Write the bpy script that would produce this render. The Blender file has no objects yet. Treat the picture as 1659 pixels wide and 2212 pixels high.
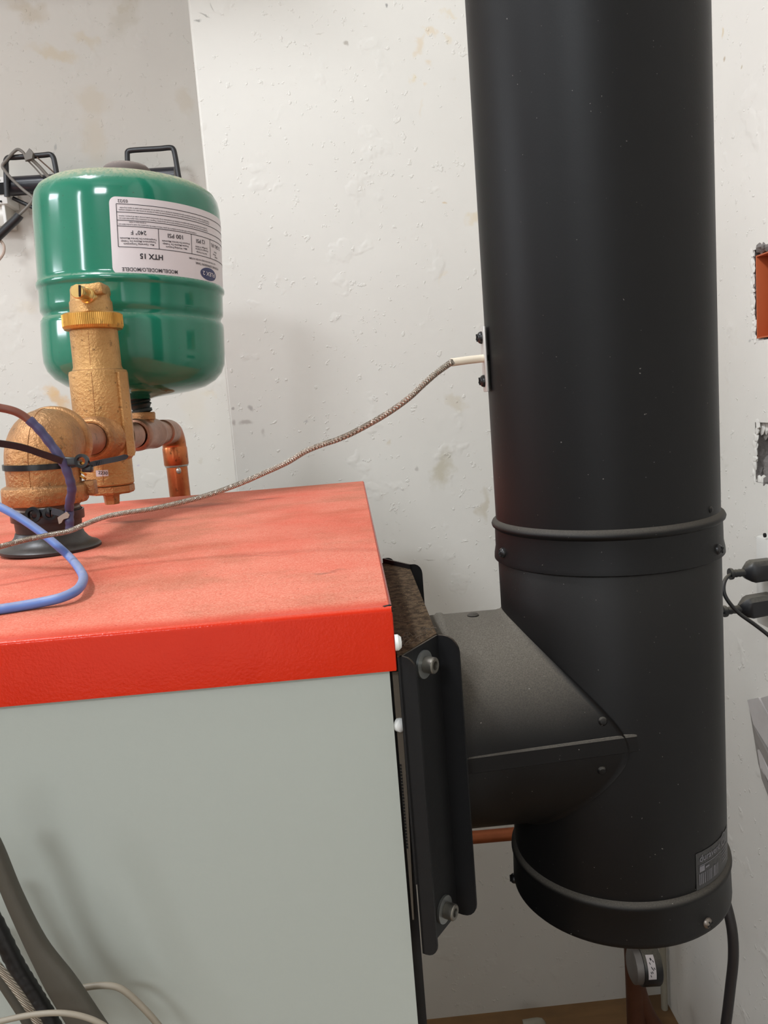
import bpy, bmesh, math, random
from mathutils import Vector, Matrix
random.seed(4)
C = bpy.context.scene.collection
SC = bpy.context.scene
PI = math.pi

# ------------------------------------------------------------------ camera
IW, IH, F = 1659.0, 2212.0, 1693.1
PITCH, ROLL, YAW = 0.139807, -0.079631, 0.035948
_fw = Vector((math.sin(YAW)*math.cos(PITCH), math.cos(YAW)*math.cos(PITCH), -math.sin(PITCH)))
_r0 = Vector((math.cos(YAW), -math.sin(YAW), 0)); _u0 = _r0.cross(_fw)
RT = math.cos(ROLL)*_r0 + math.sin(ROLL)*_u0
UP = -math.sin(ROLL)*_r0 + math.cos(ROLL)*_u0
FW = _fw
cam = bpy.data.cameras.new('camera'); camo = bpy.data.objects.new('camera', cam); C.objects.link(camo)
cam.sensor_fit = 'HORIZONTAL'; cam.sensor_width = 36; cam.lens = 36*F/IW
cam.clip_start = .01; cam.clip_end = 50
m3 = Matrix((RT, UP, -FW)).transposed()
camo.matrix_world = m3.to_4x4()
SC.camera = camo

# ------------------------------------------------------------------ world, lights, exposure
SC.view_settings.view_transform = 'Standard'; SC.view_settings.look = 'None'
SC.view_settings.gamma = 1; SC.view_settings.use_curve_mapping = False
SC.view_settings.exposure = 0.0
W = bpy.data.worlds.new('world'); SC.world = W; W.use_nodes = True
W.node_tree.nodes['Background'].inputs[0].default_value = (1, .98, .95, 1)
W.node_tree.nodes['Background'].inputs[1].default_value = .2

def area(name, loc, target, sx, sy, power, col):
    l = bpy.data.lights.new(name, 'AREA'); l.shape = 'RECTANGLE'; l.size = sx; l.size_y = sy
    l.energy = power; l.color = col
    o = bpy.data.objects.new(name, l); C.objects.link(o); o.location = loc
    o.rotation_euler = (Vector(target)-Vector(loc)).to_track_quat('-Z', 'Y').to_euler()
    return o
area('ceiling_lamp', (-1.12, -1.75, 1.52), (.1, 1.2, -.3), .7, .3, 28, (.88, .94, 1))
area('front_fill', (-.65, -1.95, -.05), (.1, 1, -.25), 1.3, 1.7, 8.5, (.90, .95, 1))  # added soft fill from behind the camera, not a real doorway
area('overhead_lamp', (-1.0, .40, 1.75), (.25, .95, -.6), .5, .22, 30, (.89, .94, 1))
area('side_lamp', (-2.0, .85, .92), (0, 1.0, .1), .5, .14, 3.5, (.86, .92, 1))
area('side_lamp', (-2.0, .85, .52), (0, 1.0, .1), .5, .24, 6, (.86, .92, 1))
area('window_light', (-1.9, -.62, .95), (.2, 1.0, -.2), .12, .6, 6, (.86, .92, 1))

# ------------------------------------------------------------------ pixel helpers: a photo pixel and one known coordinate give a world point
def ray(x, y):
    return RT*((x-IW/2)/F) + UP*(-(y-IH/2)/F) + FW
def PY(x, y, Y): d = ray(x, y); return d*(Y/d.y)
def PX(x, y, X): d = ray(x, y); return d*(X/d.x)
def PZ(x, y, Z): d = ray(x, y); return d*(Z/d.z)
def S(p): return FW.dot(p)/F          # metres per photo pixel at that point

# ------------------------------------------------------------------ materials
def lin(c):
    return tuple(((v/255)/12.92 if v/255 <= .04045 else ((v/255+.055)/1.055)**2.4) for v in c)
class NT:
    def __init__(s, name):
        s.m = bpy.data.materials.new(name); s.m.use_nodes = True
        s.t = s.m.node_tree; s.b = s.t.nodes['Principled BSDF']; s.geo = None
    def n(s, typ, **k):
        o = s.t.nodes.new(typ)
        for a, v in k.items(): setattr(o, a, v)
        return o
    def l(s, a, b): s.t.links.new(a, b)
    def coord(s, kind='Object'):
        if kind == 'Object':
            return s.n('ShaderNodeTexCoord').outputs['Object']
        return s.n('ShaderNodeNewGeometry').outputs[kind]
    def noise(s, scale, detail=3, rough=.55, coord=None, mapping=None):
        x = s.n('ShaderNodeTexNoise'); x.inputs['Scale'].default_value = scale
        x.inputs['Detail'].default_value = detail; x.inputs['Roughness'].default_value = rough
        c = coord or s.coord()
        if mapping:
            mp = s.n('ShaderNodeMapping'); mp.inputs['Scale'].default_value = mapping
            s.l(c, mp.inputs['Vector']); c = mp.outputs[0]
        s.l(c, x.inputs['Vector']); return x.outputs[0]
    def ramp(s, fac, a, b, va=0, vb=1):
        x = s.n('ShaderNodeMapRange'); x.clamp = True; x.interpolation_type = 'SMOOTHSTEP'
        for i, v in zip(('From Min', 'From Max', 'To Min', 'To Max'), (a, b, va, vb)): x.inputs[i].default_value = v
        s.l(fac, x.inputs['Value']); return x.outputs[0]
    def math(s, op, a, b=None):
        x = s.n('ShaderNodeMath', operation=op)
        for i, v in enumerate((a, b)):
            if v is None: continue
            if isinstance(v, (int, float)): x.inputs[i].default_value = v
            else: s.l(v, x.inputs[i])
        return x.outputs[0]
    def mix(s, fac, a, b):
        x = s.n('ShaderNodeMix', data_type='RGBA')
        for i, v in (('Factor', fac), ('A', a), ('B', b)):
            idx = {'Factor': 0, 'A': 6, 'B': 7}[i]
            if isinstance(v, (int, float)): x.inputs[idx].default_value = v
            elif isinstance(v, tuple): x.inputs[idx].default_value = (*v[:3], 1)
            else: s.l(v, x.inputs[idx])
        return x.outputs[2]
    def col(s, v):
        if isinstance(v, tuple): s.b.inputs['Base Color'].default_value = (*v[:3], 1)
        else: s.l(v, s.b.inputs['Base Color'])
    def bump(s, h, strength=.3, dist=.001):
        x = s.n('ShaderNodeBump'); x.inputs['Strength'].default_value = strength
        x.inputs['Distance'].default_value = dist
        s.l(h, x.inputs['Height']); s.l(x.outputs[0], s.b.inputs['Normal']); return x
    def set(s, rough=None, metal=None, spec=None, coat=None):
        if rough is not None:
            if isinstance(rough, (int, float)): s.b.inputs['Roughness'].default_value = rough
            else: s.l(rough, s.b.inputs['Roughness'])
        if metal is not None:
            if isinstance(metal, (int, float)): s.b.inputs['Metallic'].default_value = metal
            else: s.l(metal, s.b.inputs['Metallic'])
        if spec is not None: s.b.inputs['Specular IOR Level'].default_value = spec
        if coat is not None: s.b.inputs['Coat Weight'].default_value = coat
        return s
    def upness(s, a=.2, b=.95):          # dust settles on faces that look up
        g = s.coord('Normal'); x = s.n('ShaderNodeSeparateXYZ'); s.l(g, x.inputs[0])
        return s.ramp(x.outputs[2], a, b)
    def blob(s, p, r, soft=1.0, squash=(1, 1, 1), rot=0, warp=0.0):
        """mask of a stain around the world point p"""
        mp = s.n('ShaderNodeMapping', vector_type='TEXTURE')
        mp.inputs['Location'].default_value = p; mp.inputs['Rotation'].default_value = (0, rot, 0)
        mp.inputs['Scale'].default_value = tuple(r*q for q in squash)
        c = s.coord('Position')
        if warp:
            nz = s.n('ShaderNodeTexNoise'); nz.inputs['Scale'].default_value = 38; nz.inputs['Detail'].default_value = 4
            s.l(c, nz.inputs['Vector'])
            v = s.n('ShaderNodeVectorMath', operation='SUBTRACT'); s.l(nz.outputs['Color'], v.inputs[0]); v.inputs[1].default_value = (.5, .5, .5)
            w = s.n('ShaderNodeVectorMath', operation='SCALE'); s.l(v.outputs[0], w.inputs[0]); w.inputs['Scale'].default_value = warp
            a = s.n('ShaderNodeVectorMath', operation='ADD'); s.l(c, a.inputs[0]); s.l(w.outputs[0], a.inputs[1]); c = a.outputs[0]
        s.l(c, mp.inputs['Vector'])
        d = s.n('ShaderNodeVectorMath', operation='LENGTH'); s.l(mp.outputs[0], d.inputs[0])
        return s.ramp(d.outputs['Value'], 1-soft, 1, 1, 0)

def simple(name, rgb, rough=.5, metal=0, spec=.5, bump=None, var=.12, scale=60, dust=None, coat=None):
    t = NT(name); c = lin(rgb)
    f = t.noise(scale, 4)
    a = tuple(v*(1-var) for v in c); b = tuple(min(1, v*(1+var)) for v in c)
    o = t.mix(f, a, b)
    if dust:
        dcol, amt = dust
        u = t.math('MULTIPLY', t.upness(), t.ramp(t.noise(300, 3), .25, .7, .55*amt, amt))
        o = t.mix(u, o, lin(dcol))
        t.set(rough=t.math('MAXIMUM', t.math('MULTIPLY', u, .9), rough))
    else: t.set(rough=rough)
    t.col(o); t.set(metal=metal, spec=spec, coat=coat)
    if bump: t.bump(t.noise(bump[0], 5, .6), bump[1], bump[2] if len(bump) > 2 else .001)
    return t.m

def wall_material(name, base, stains, marks, seed=0, fleck=.5):
    t = NT(name); b = lin(base); P = t.coord('Position')
    o = t.mix(t.ramp(t.noise(2.3, 4, coord=P), .3, .7), tuple(v*.965 for v in b), tuple(min(1, v*1.03) for v in b))
    # dried yellowish glue spots with ragged edges
    n1 = t.ramp(t.noise(26, 5, .62, coord=P), .655-.03*fleck, .70)
    n2 = t.ramp(t.noise(3.1, 2, .5, coord=P), .44, .62)
    o = t.mix(t.math('MULTIPLY', t.math('MULTIPLY', n1, n2), .5*fleck), o, tuple(v*k for v, k in zip(b, (.80, .72, .58))))
    # small dark scuffs
    n3 = t.ramp(t.noise(95, 3, .6, coord=P), .735, .78)
    o = t.mix(t.math('MULTIPLY', n3, .28), o, tuple(v*.45 for v in b))
    for p, r, sq, rot, c, amt in stains:
        m = t.blob(p, r, .75, sq, rot, .05); o = t.mix(t.math('MULTIPLY', m, amt*.8), o, lin(c))
    for p, r, sq, rot, c, amt in marks:
        m = t.blob(p, r, .7, sq, rot, .02); o = t.mix(t.math('MULTIPLY', m, amt*.72), o, lin(c))
    t.col(o); t.set(rough=.62, spec=.3)
    h = t.math('ADD', t.math('MULTIPLY', t.ramp(t.noise(17, 3, .5, coord=P), .6, .72), .9), t.noise(7, 5, .6, coord=P))
    h = t.math('ADD', h, t.math('MULTIPLY', t.ramp(t.noise(75, 3, .55, coord=P), .64, .72), .9))
    t.bump(h, .42, .002)
    return t.m

YB, YL, XR = 1.50, 1.74, .5693          # back wall, recessed left part, right wall
ZF, ZC = -1.306, 1.90
ZT = -.115                              # boiler lid
def st(x, y, Y, rpx, sq, rot, c, amt):
    p = PY(x, y, Y); return (tuple(p), rpx*S(p), sq, rot, c, amt)
tan = (196, 176, 138); grey = (128, 122, 112)
left_st = [st(60, 20, YL, 60, (1, 1, .5), .4, (176, 158, 128), .5), st(120, 115, YL, 75, (1, 1, .22), .25, tan, .5),
           st(185, 85, YL, 40, (1, 1, .4), .7, tan, .4), st(200, 215, YL, 55, (1, 1, .6), .5, (196, 180, 152), .4),
           st(205, 300, YL, 60, (.6, 1, 1.3), 0, (200, 186, 160), .4), st(270, 30, YL, 60, (.6, 1, 1.2), .5, (172, 162, 140), .4),
           st(400, 215, YL, 40, (.6, 1, 1), -.4, (190, 176, 152), .4), st(130, 865, YL, 46, (.45, 1, 1), -.5, (206, 158, 92), .75),
           st(112, 845, YL, 26, (1, 1, .6), .3, (212, 172, 116), .6), st(60, 660, YL, 34, (1, 1, .5), 0, (204, 192, 172), .5),
           st(420, 880, YL, 60, (.7, 1, 1.2), 0, (208, 196, 172), .3), st(450, 845, YL, 22, (1, 1, .6), 0, (206, 190, 160), .4)]
left_mk = [st(118, 318, YL, 9, (.6, 1, 1.2), .2, (130, 130, 130), .6), st(115, 332, YL, 4, (1, 1, 1), 0, (120, 120, 125), .6),
           st(298, 1003, YL, 5, (1, 1, .6), 0, (170, 150, 185), .6), st(255, 62, YL, 4, (1, 1, 1), 0, (150, 150, 150), .5)]
back_st = [st(955, 1015, YB, 34, (.75, 1, 1.7), .25, (176, 166, 140), .75), st(1045, 1090, YB, 22, (.55, 1, 2), .2, (182, 170, 146), .65),
           st(985, 870, YB, 36, (1, 1, .5), .5, (190, 178, 152), .5), st(1030, 470, YB, 34, (1, 1, .4), -.4, (206, 188, 152), .6),
           st(905, 95, YB, 36, (.35, 1, 1), .45, (206, 184, 150), .6), st(930, 65, YB, 32, (1, 1, .25), .5, (206, 184, 150), .6),
           st(930, 140, YB, 14, (1, 1, 1), 0, (206, 184, 150), .6), st(890, 170, YB, 14, (.8, 1, 1), .4, (210, 192, 150), .6),
           st(925, 185, YB, 11, (1, 1, 1), 0, (212, 190, 160), .6), st(970, 30, YB, 20, (1, 1, .5), .4, (208, 190, 156), .5),
           st(970, 90, YB, 20, (.6, 1, 1), .4, (208, 190, 156), .5), st(838, 950, YB, 16, (.4, 1, 1), -.4, (196, 182, 156), .6),
           st(955, 600, YB, 18, (.5, 1, 1), .1, (212, 196, 168), .35), st(905, 235, YB, 22, (.4, 1, 1), .3, (208, 196, 176), .5)]
back_mk = [st(836, 14, YB, 5, (1, 1, 1), .4, (80, 80, 84), .85), st(428, 45, YB, 7, (1.4, 1, .5), .3, (95, 95, 92), .8),
           st(442, 36, YB, 16, (1, 1, .16), .55, (120, 118, 112), .8), st(458, 18, YB, 14, (.16, 1, 1), -.3, (150, 146, 138), .7),
           st(748, 95, YB, 8, (.6, 1, 1), -.5, (140, 130, 116), .8), st(503, 882, YB, 7, (1, 1, .7), 0, (110, 100, 98), .75),
           st(543, 882, YB, 9, (1.2, 1, .8), .2, (124, 114, 112), .7), st(503, 913, YB, 9, (.8, 1, 1), 0, (126, 112, 108), .65),
           st(532, 911, YB, 17, (1.2, 1, .4), 0, (132, 118, 112), .65), st(570, 935, YB, 6, (1, 1, 1.6), 0, (160, 150, 144), .6),
           st(661, 911, YB, 6, (1.2, 1, .7), 0, (120, 116, 124), .7), st(900, 1012, YB, 6, (1, 1, 1), .5, (120, 108, 100), .5),
           st(690, 72, YB, 14, (1, 1, .14), 0, (180, 172, 160), .7), st(928, 1210, YB, 15, (1, 1, .1), .1, (120, 106, 92), .8),
           st(960, 438, YB, 6, (1, 1, .6), .3, (190, 160, 110), .7), st(1262, 900, YB, 5, (1, 1, 1), 0, (120, 110, 100), .5)]
M = {}
M['wall_left'] = wall_material('plaster_left', (206, 201, 192), left_st, left_mk, fleck=.5)
M['wall_back'] = wall_material('plaster_back', (212, 208, 200), back_st, back_mk, fleck=.3)
def stx(x, y, rpx, sq, c, amt):
    p = PX(x, y, XR); return (tuple(p), rpx*S(p), sq, 0, c, amt)
M['wall_right'] = wall_material('plaster_right', (226, 222, 214), [],
    [stx(1566, 128, 6, (3, 1.2, 1), (160, 132, 90), .8), stx(1602, 144, 6, (2, 1, 1), (160, 140, 90), .8), stx(1560, 75, 9, (1, .8, 1.3), (205, 180, 130), .7),
     stx(1612, 1050, 4, (2, 1, 1), (110, 105, 105), .7), stx(1620, 735, 4, (2, 2, 1), (130, 128, 128), .6),
     stx(1631, 1197, 3, (2, 2, 1), (60, 60, 60), .8)], fleck=.2)
M['plain_wall'] = simple('painted_wall', (228, 226, 222), .7, bump=(12, .2))
M['ceiling'] = simple('ceiling_paint', (228, 226, 222), .8, bump=(15, .2))
t = NT('wood_floor'); o = t.mix(t.noise(9, 5, .6, mapping=(1, 6, 1)), lin((108, 80, 48)), lin((144, 108, 68)))
o = t.mix(t.ramp(t.noise(5, 4), .45, .7), o, lin((104, 78, 50))); t.col(o); t.set(rough=.75); t.bump(t.noise(60, 4), .3); M['floor'] = t.m

# orange lid: enamel with brown dust on top
t = NT('orange_enamel'); P = t.coord('Position')
base = t.mix(t.noise(40, 3, coord=P), lin((196, 40, 16)), lin((206, 50, 24)))
up = t.upness(.5, .97)
grain = t.ramp(t.noise(900, 2, .5, coord=P), .3, .72)
cl = t.ramp(t.noise(8, 5, .65, coord=P, mapping=(1, 1.2, 1)), .4, .68)
dust = t.mix(grain, lin((212, 120, 98)), lin((226, 156, 132)))
brown = t.mix(grain, lin((150, 102, 78)), lin((190, 138, 110)))
dcol = t.mix(t.math('MULTIPLY', cl, .7), dust, brown)
dcol = t.mix(t.ramp(t.noise(420, 2, .5, coord=P), .70, .75, 0, .8), dcol, lin((92, 66, 48)))
dcol = t.mix(t.ramp(t.noise(520, 2, .5, coord=P, mapping=(1.3, 1, 1)), .73, .76, 0, .7), dcol, lin((244, 226, 212)))
for (px, py, rpx, sq, amt) in ((570, 1078, 34, (1.6, 1, 1), .55), (430, 1092, 60, (1.6, .8, 1), .5), (270, 1128, 50, (1.8, .7, 1), .45),
                               (720, 1232, 40, (1.8, .35, 1), .3), (350, 1125, 40, (1.5, .5, 1), .35), (560, 1200, 60, (2, .4, 1), .18)):
    p = PZ(px, py, ZT); dcol = t.mix(t.math('MULTIPLY', t.blob(tuple(p), rpx*S(p), .9, sq, 0, .05), min(1, amt*1.7)), dcol, lin((112, 96, 84)))
amt = t.math('MULTIPLY', up, t.ramp(t.noise(7, 4, .6, coord=P), .25, .6, .52, .82))
# dust is thin along the front rim where hands brush it
sx = t.n('ShaderNodeSeparateXYZ'); t.l(P, sx.inputs[0])
amt = t.math('MULTIPLY', amt, t.ramp(sx.outputs[1], .432, .455, .25, 1))
t.col(t.mix(amt, base, dcol)); t.set(rough=t.ramp(amt, .02, .5, .17, .8), spec=.14)
h = t.math('ADD', t.noise(650, 2, .5, coord=P), t.math('MULTIPLY', grain, t.math('MULTIPLY', amt, .8)))
t.bump(h, .26, .0006); M['orange'] = t.m

M['panel'] = simple('grey_enamel', (170, 174, 166), .38, var=.02, scale=5, bump=(500, .04))
# black stove paint
def stove(name, dustamt):
    t = NT(name); P = t.coord('Position')
    o = t.mix(t.noise(30, 3, coord=P), lin((12, 11, 11)), lin((16, 15, 15)))
    fl = t.ramp(t.noise(620, 1, .4, coord=P), .80, .82)
    o = t.mix(t.math('MULTIPLY', fl, .45), o, lin((170, 165, 158)))
    u = t.math('MULTIPLY', t.upness(.1, .9), t.ramp(t.noise(1300, 3, coord=P), .25, .75, .55, 1))
    u = t.math('MULTIPLY', u, dustamt)
    o = t.mix(u, o, lin((136, 128, 116)))
    t.col(o); t.set(rough=t.ramp(u, 0, .4, .46, .85), spec=.22); t.bump(t.noise(700, 2, coord=P), .06, .0006)
    return t.m
M['pipe'] = stove('stove_paint', .3); M['pipe_dusty'] = stove('dusty_stove_paint', .62)
M['black_steel'] = simple('black_steel', (22, 22, 23), .5, spec=.3, var=.15, bump=(300, .1), dust=((92, 80, 66), .55))
M['edge_brown'] = simple('dusty_edge_steel', (88, 78, 66), .8, bump=(400, .3))
t = NT('soot_dust'); o = t.mix(t.ramp(t.noise(160, 5, .7), .35, .65), lin((54, 44, 34)), lin((96, 80, 62)))
o = t.mix(t.ramp(t.noise(480, 3), .6, .7), o, lin((48, 38, 30))); o = t.mix(t.ramp(t.noise(700, 2), .69, .74), o, lin((170, 150, 110)))
t.col(o); t.set(rough=.95, spec=.1); t.bump(t.noise(260, 5, .7), .8, .002); M['soot'] = t.m
M['black_screw'] = simple('black_screw_steel', (40, 39, 39), .3, .4, bump=(300, .05))
M['bright_screw'] = simple('worn_screw_steel', (120, 112, 104), .35, .8)
M['zinc'] = simple('zinc_steel', (128, 124, 116), .42, .85, bump=(300, .2))
M['plate'] = simple('nickel_plate', (196, 192, 186), .4, .35)
M['washer'] = simple('zinc_washer', (140, 142, 140), .38, .75, bump=(200, .1))
M['white_paint'] = simple('white_screw_paint', (226, 226, 222), .35)
M['dark_hole'] = simple('dark_recess', (12, 12, 12), .9)

# green tank with dust on its shoulder
t = NT('green_enamel'); P = t.coord('Position')
o = t.mix(t.noise(20, 3, coord=P), lin((28, 108, 84)), lin((36, 120, 94)))
up = t.math('MULTIPLY', t.upness(.25, .9), t.ramp(t.noise(240, 4, .65, coord=P), .3, .62, .35, .95))
o = t.mix(up, o, lin((166, 158, 132)))
o = t.mix(t.ramp(t.noise(330, 2, .5, coord=P), .74, .77, 0, .6), o, lin((52, 44, 34)))
t.col(o); t.set(rough=t.ramp(up, 0, .35, .12, .85), spec=.5, coat=.25); t.b.inputs['Coat Roughness'].default_value = .06
t.bump(t.noise(28, 2, coord=P), .05, .001); M['green'] = t.m
M['tank_cap'] = simple('dusty_cap', (96, 84, 80), .8, bump=(300, .2), dust=((150, 138, 128), .7))
M['label'] = simple('paper_label', (214, 206, 206), .45, var=.03)
M['print'] = simple('black_print', (42, 38, 44), .6)
M['navy'] = simple('navy_print', (48, 52, 92), .5)
M['green_thread'] = simple('green_black_thread', (26, 42, 38), .5, bump=(100, .2))

def cast(name, a, b, rough, metal, bs, strength):
    t = NT(name); P = t.coord('Position')
    o = t.mix(t.ramp(t.noise(30, 5, .65, coord=P), .3, .7), lin(a), lin(b))
    o = t.mix(t.ramp(t.noise(150, 4, coord=P), .6, .72, 0, .6), o, lin((84, 62, 40)))
    u = t.math('MULTIPLY', t.upness(.35, .95), .4)
    o = t.mix(u, o, lin((150, 122, 92)))
    t.col(o); t.set(rough=rough, metal=metal); t.bump(t.noise(bs, 4, .6, coord=P), strength, .0012)
    return t.m
M['brass'] = cast('cast_brass', (172, 130, 78), (196, 152, 96), .4, .6, 330, .95)
M['brass_worn'] = cast('tarnished_brass', (150, 106, 66), (186, 136, 86), .4, .62, 260, 1.2)
M['brass_nut'] = cast('machined_brass', (196, 144, 66), (212, 160, 80), .32, .75, 200, .08)
M['brass_shiny'] = cast('bright_brass', (222, 180, 104), (234, 198, 132), .25, .85, 100, .03)
M['copper'] = cast('copper_pipe', (176, 98, 58), (200, 120, 74), .3, .9, 60, .1)
M['copper_dull'] = cast('tinned_copper', (150, 106, 84), (178, 132, 108), .4, .65, 120, .3)
M['solder'] = simple('solder', (190, 186, 178), .35, .7, bump=(200, .3))
M['copper_brown'] = simple('brown_copper', (92, 56, 38), .55, .4, bump=(80, .2), var=.3)
M['copper_dark'] = simple('old_copper', (150, 82, 46), .5, .5, bump=(80, .2), var=.25)

M['rubber'] = simple('black_rubber', (34, 31, 30), .4, var=.1, bump=(300, .12), dust=((96, 88, 80), .28))
M['tie'] = simple('black_nylon', (20, 20, 22), .25, var=.1, dust=((96, 88, 80), .1))
M['tie_blue'] = simple('dusty_nylon', (40, 44, 50), .5, var=.1)
M['tape'] = simple('dusty_tape', (132, 112, 98), .8)
M['blue'] = simple('blue_cable', (92, 128, 196), .42, var=.05, dust=((150, 150, 160), .75))
M['violet'] = simple('violet_sleeve', (66, 64, 98), .5, var=.1, dust=((110, 104, 124), .4))
M['redbrown'] = simple('redbrown_sleeve', (112, 62, 46), .4, var=.1)
M['cream'] = simple('cream_sleeve', (226, 212, 190), .6, var=.05, bump=(200, .15))
t = NT('braided_steel')
w1 = t.n('ShaderNodeTexWave'); w1.inputs['Scale'].default_value = 420; w1.bands_direction = 'DIAGONAL'; t.l(t.coord(), w1.inputs['Vector'])
w1.inputs['Distortion'].default_value = 0.3
t.col(t.mix(w1.outputs['Fac'], lin((150, 138, 122)), lin((206, 198, 186)))); t.set(rough=.35, metal=.75)
t.bump(w1.outputs['Fac'], .6, .0008); M['braid'] = t.m
M['black_plastic'] = simple('black_plastic', (28, 28, 30), .42, var=.1, dust=((120, 114, 100), .6))
M['black_rod'] = simple('black_rod', (38, 38, 40), .35, var=.1)
M['black_tube'] = simple('black_tube', (40, 40, 46), .3, var=.1)
M['black_cable'] = simple('black_cable', (38, 34, 34), .5, var=.1)
M['grey_cord'] = simple('grey_cord', (112, 106, 98), .55, var=.1)
M['brown_cord'] = simple('brown_cord', (96, 76, 62), .55, var=.1)
M['pink_cord'] = simple('pale_cord', (176, 156, 142), .55, var=.1)
M['white_plastic'] = simple('white_plastic', (222, 220, 214), .4, var=.03)
M['clear_plastic'] = simple('milky_plastic', (196, 190, 180), .25, var=.05)
M['orange_plastic'] = simple('orange_box_plastic', (190, 92, 48), .55, var=.08, bump=(60, .2))
M['mortar'] = simple('grey_mortar', (122, 116, 112), .95, var=.3, scale=90, bump=(120, .9, .003))
M['mortar_light'] = simple('pale_mortar', (206, 200, 192), .95, var=.1, scale=90, bump=(120, .9, .003))
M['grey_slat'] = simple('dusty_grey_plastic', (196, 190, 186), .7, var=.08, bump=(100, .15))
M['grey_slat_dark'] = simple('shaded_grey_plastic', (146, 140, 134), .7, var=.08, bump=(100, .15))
M['strap'] = simple('grey_cable_jacket', (74, 69, 60), .55, var=.1, dust=((100, 94, 82), .4))
M['hose'] = simple('black_hose', (26, 24, 24), .5, var=.15, dust=((80, 74, 66), .35))
M['beige_cord'] = simple('beige_cord', (140, 130, 114), .5, var=.08)
M['beige_pipe'] = simple('beige_conduit', (150, 144, 128), .5)
M['gauge_face'] = simple('gauge_steel', (128, 124, 122), .4, .6)
M['duct_label'] = simple('smoky_label', (40, 39, 39), .4, var=.05)
M['duct_print'] = simple('grey_print', (104, 102, 106), .5, var=.05)

# ------------------------------------------------------------------ mesh helpers
def new_obj(name, bm, mat, parent=None, sharp=38, smooth=True):
    bmesh.ops.recalc_face_normals(bm, faces=bm.faces)
    if smooth:
        th = math.radians(sharp)
        for f in bm.faces: f.smooth = True
        for e in bm.edges:
            if len(e.link_faces) == 2: e.smooth = e.calc_face_angle(0) < th
    me = bpy.data.meshes.new(name); bm.to_mesh(me); bm.free()
    for m in (mat if isinstance(mat, (list, tuple)) else [mat]):
        me.materials.append(M[m] if isinstance(m, str) else m)
    o = bpy.data.objects.new(name, me); C.objects.link(o)
    if parent: attach(o, parent)
    return o
def attach(o, parent):
    bpy.context.view_layer.update()
    mw = o.matrix_basis.copy(); o.parent = parent
    root = parent
    inv = Matrix.Identity(4); chain = []
    while root: chain.append(root.matrix_basis); root = root.parent
    tot = Matrix.Identity(4)
    for mb in reversed(chain): tot = tot @ mb
    o.matrix_basis = tot.inverted() @ mw
    return o
def thing(name, label, cat, loc, group=None):
    o = bpy.data.objects.new(name, None); C.objects.link(o); o.location = loc
    o.empty_display_size = .02
    return tag(o, label, cat, group)
def tag(o, label, cat, group=None):
    o['label'] = label; o['category'] = cat
    if group: o['group'] = group
    return o
def part(o, label): o['label'] = label; return o
def struct(o): o['kind'] = 'structure'; return o

def frame(D, hint=None):
    D = Vector(D).normalized()
    h = Vector(hint) if hint else (Vector((1, 0, 0)) if abs(D.x) < .9 else Vector((0, 1, 0)))
    x = (h - D*h.dot(D)).normalized(); return x, D.cross(x), D
def b_lathe(bm, A, D, prof, n=48, hint=None):
    """prof: (radius, height along D) list; radius 0 closes."""
    x, y, d = frame(D, hint); A = Vector(A); rings = []
    for r, h in prof:
        if r <= 1e-7: rings.append([bm.verts.new(A+d*h)])
        else: rings.append([bm.verts.new(A+d*h+(x*math.cos(2*PI*i/n)+y*math.sin(2*PI*i/n))*r) for i in range(n)])
    for a, b in zip(rings, rings[1:]):
        for i in range(n):
            j = (i+1) % n
            if len(a) == 1 and len(b) == 1: continue
            if len(a) == 1: bm.faces.new((a[0], b[i], b[j]))
            elif len(b) == 1: bm.faces.new((a[i], b[0], a[j]))
            else: bm.faces.new((a[i], b[i], b[j], a[j]))
    return bm
def lathe(name, A, D, prof, mat, parent=None, n=48, sharp=38, hint=None):
    return new_obj(name, b_lathe(bmesh.new(), A, D, prof, n, hint), mat, parent, sharp)
def catmull(pts, sub):
    pts = [Vector(p) for p in pts]
    if len(pts) < 3 or sub <= 1: return pts
    out = []
    for i in range(len(pts)-1):
        p1, p2 = pts[i], pts[i+1]
        p0 = pts[i-1] if i else p1*2-p2
        p3 = pts[i+2] if i+2 < len(pts) else p2*2-p1
        for k in range(sub):
            t = k/sub
            out.append(.5*((2*p1)+(p2-p0)*t+(2*p0-5*p1+4*p2-p3)*t*t+(3*p1-p0-3*p2+p3)*t**3))
    out.append(pts[-1]); return out
def b_sweep(bm, pts, section, up=None, scale=None, cap=True):
    """sweep a closed 2-D section (a: across, b: along up) along pts"""
    n = len(pts); ts = []
    for i in range(n):
        a = pts[max(i-1, 0)]; b = pts[min(i+1, n-1)]; ts.append((b-a).normalized())
    if up is None:
        x = frame(ts[0])[0]
    rings = []
    for i in range(n):
        t = ts[i]
        if up is None:
            x = (x - t*x.dot(t)).normalized(); y = t.cross(x)
        else:
            u = Vector(up[i]) if isinstance(up, list) else Vector(up)
            x = t.cross(u).normalized(); y = x.cross(t).normalized()
        s = scale[i] if scale else 1
        rings.append([bm.verts.new(pts[i]+x*(a*s)+y*(b*s)) for a, b in section])
    k = len(section)
    for p, q in zip(rings, rings[1:]):
        for i in range(k): bm.faces.new((p[i], p[(i+1) % k], q[(i+1) % k], q[i]))
    if cap: bm.faces.new(rings[0][::-1]); bm.faces.new(rings[-1])
    return bm
def circ(r, n=12): return [(r*math.cos(2*PI*i/n), r*math.sin(2*PI*i/n)) for i in range(n)]
def rect(w, h): return [(-w/2, -h/2), (w/2, -h/2), (w/2, h/2), (-w/2, h/2)]
def tube(name, pts, r, mat, parent=None, sub=8, n=12):
    return new_obj(name, b_sweep(bmesh.new(), catmull(pts, sub), circ(r, n)), mat, parent)
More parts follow.
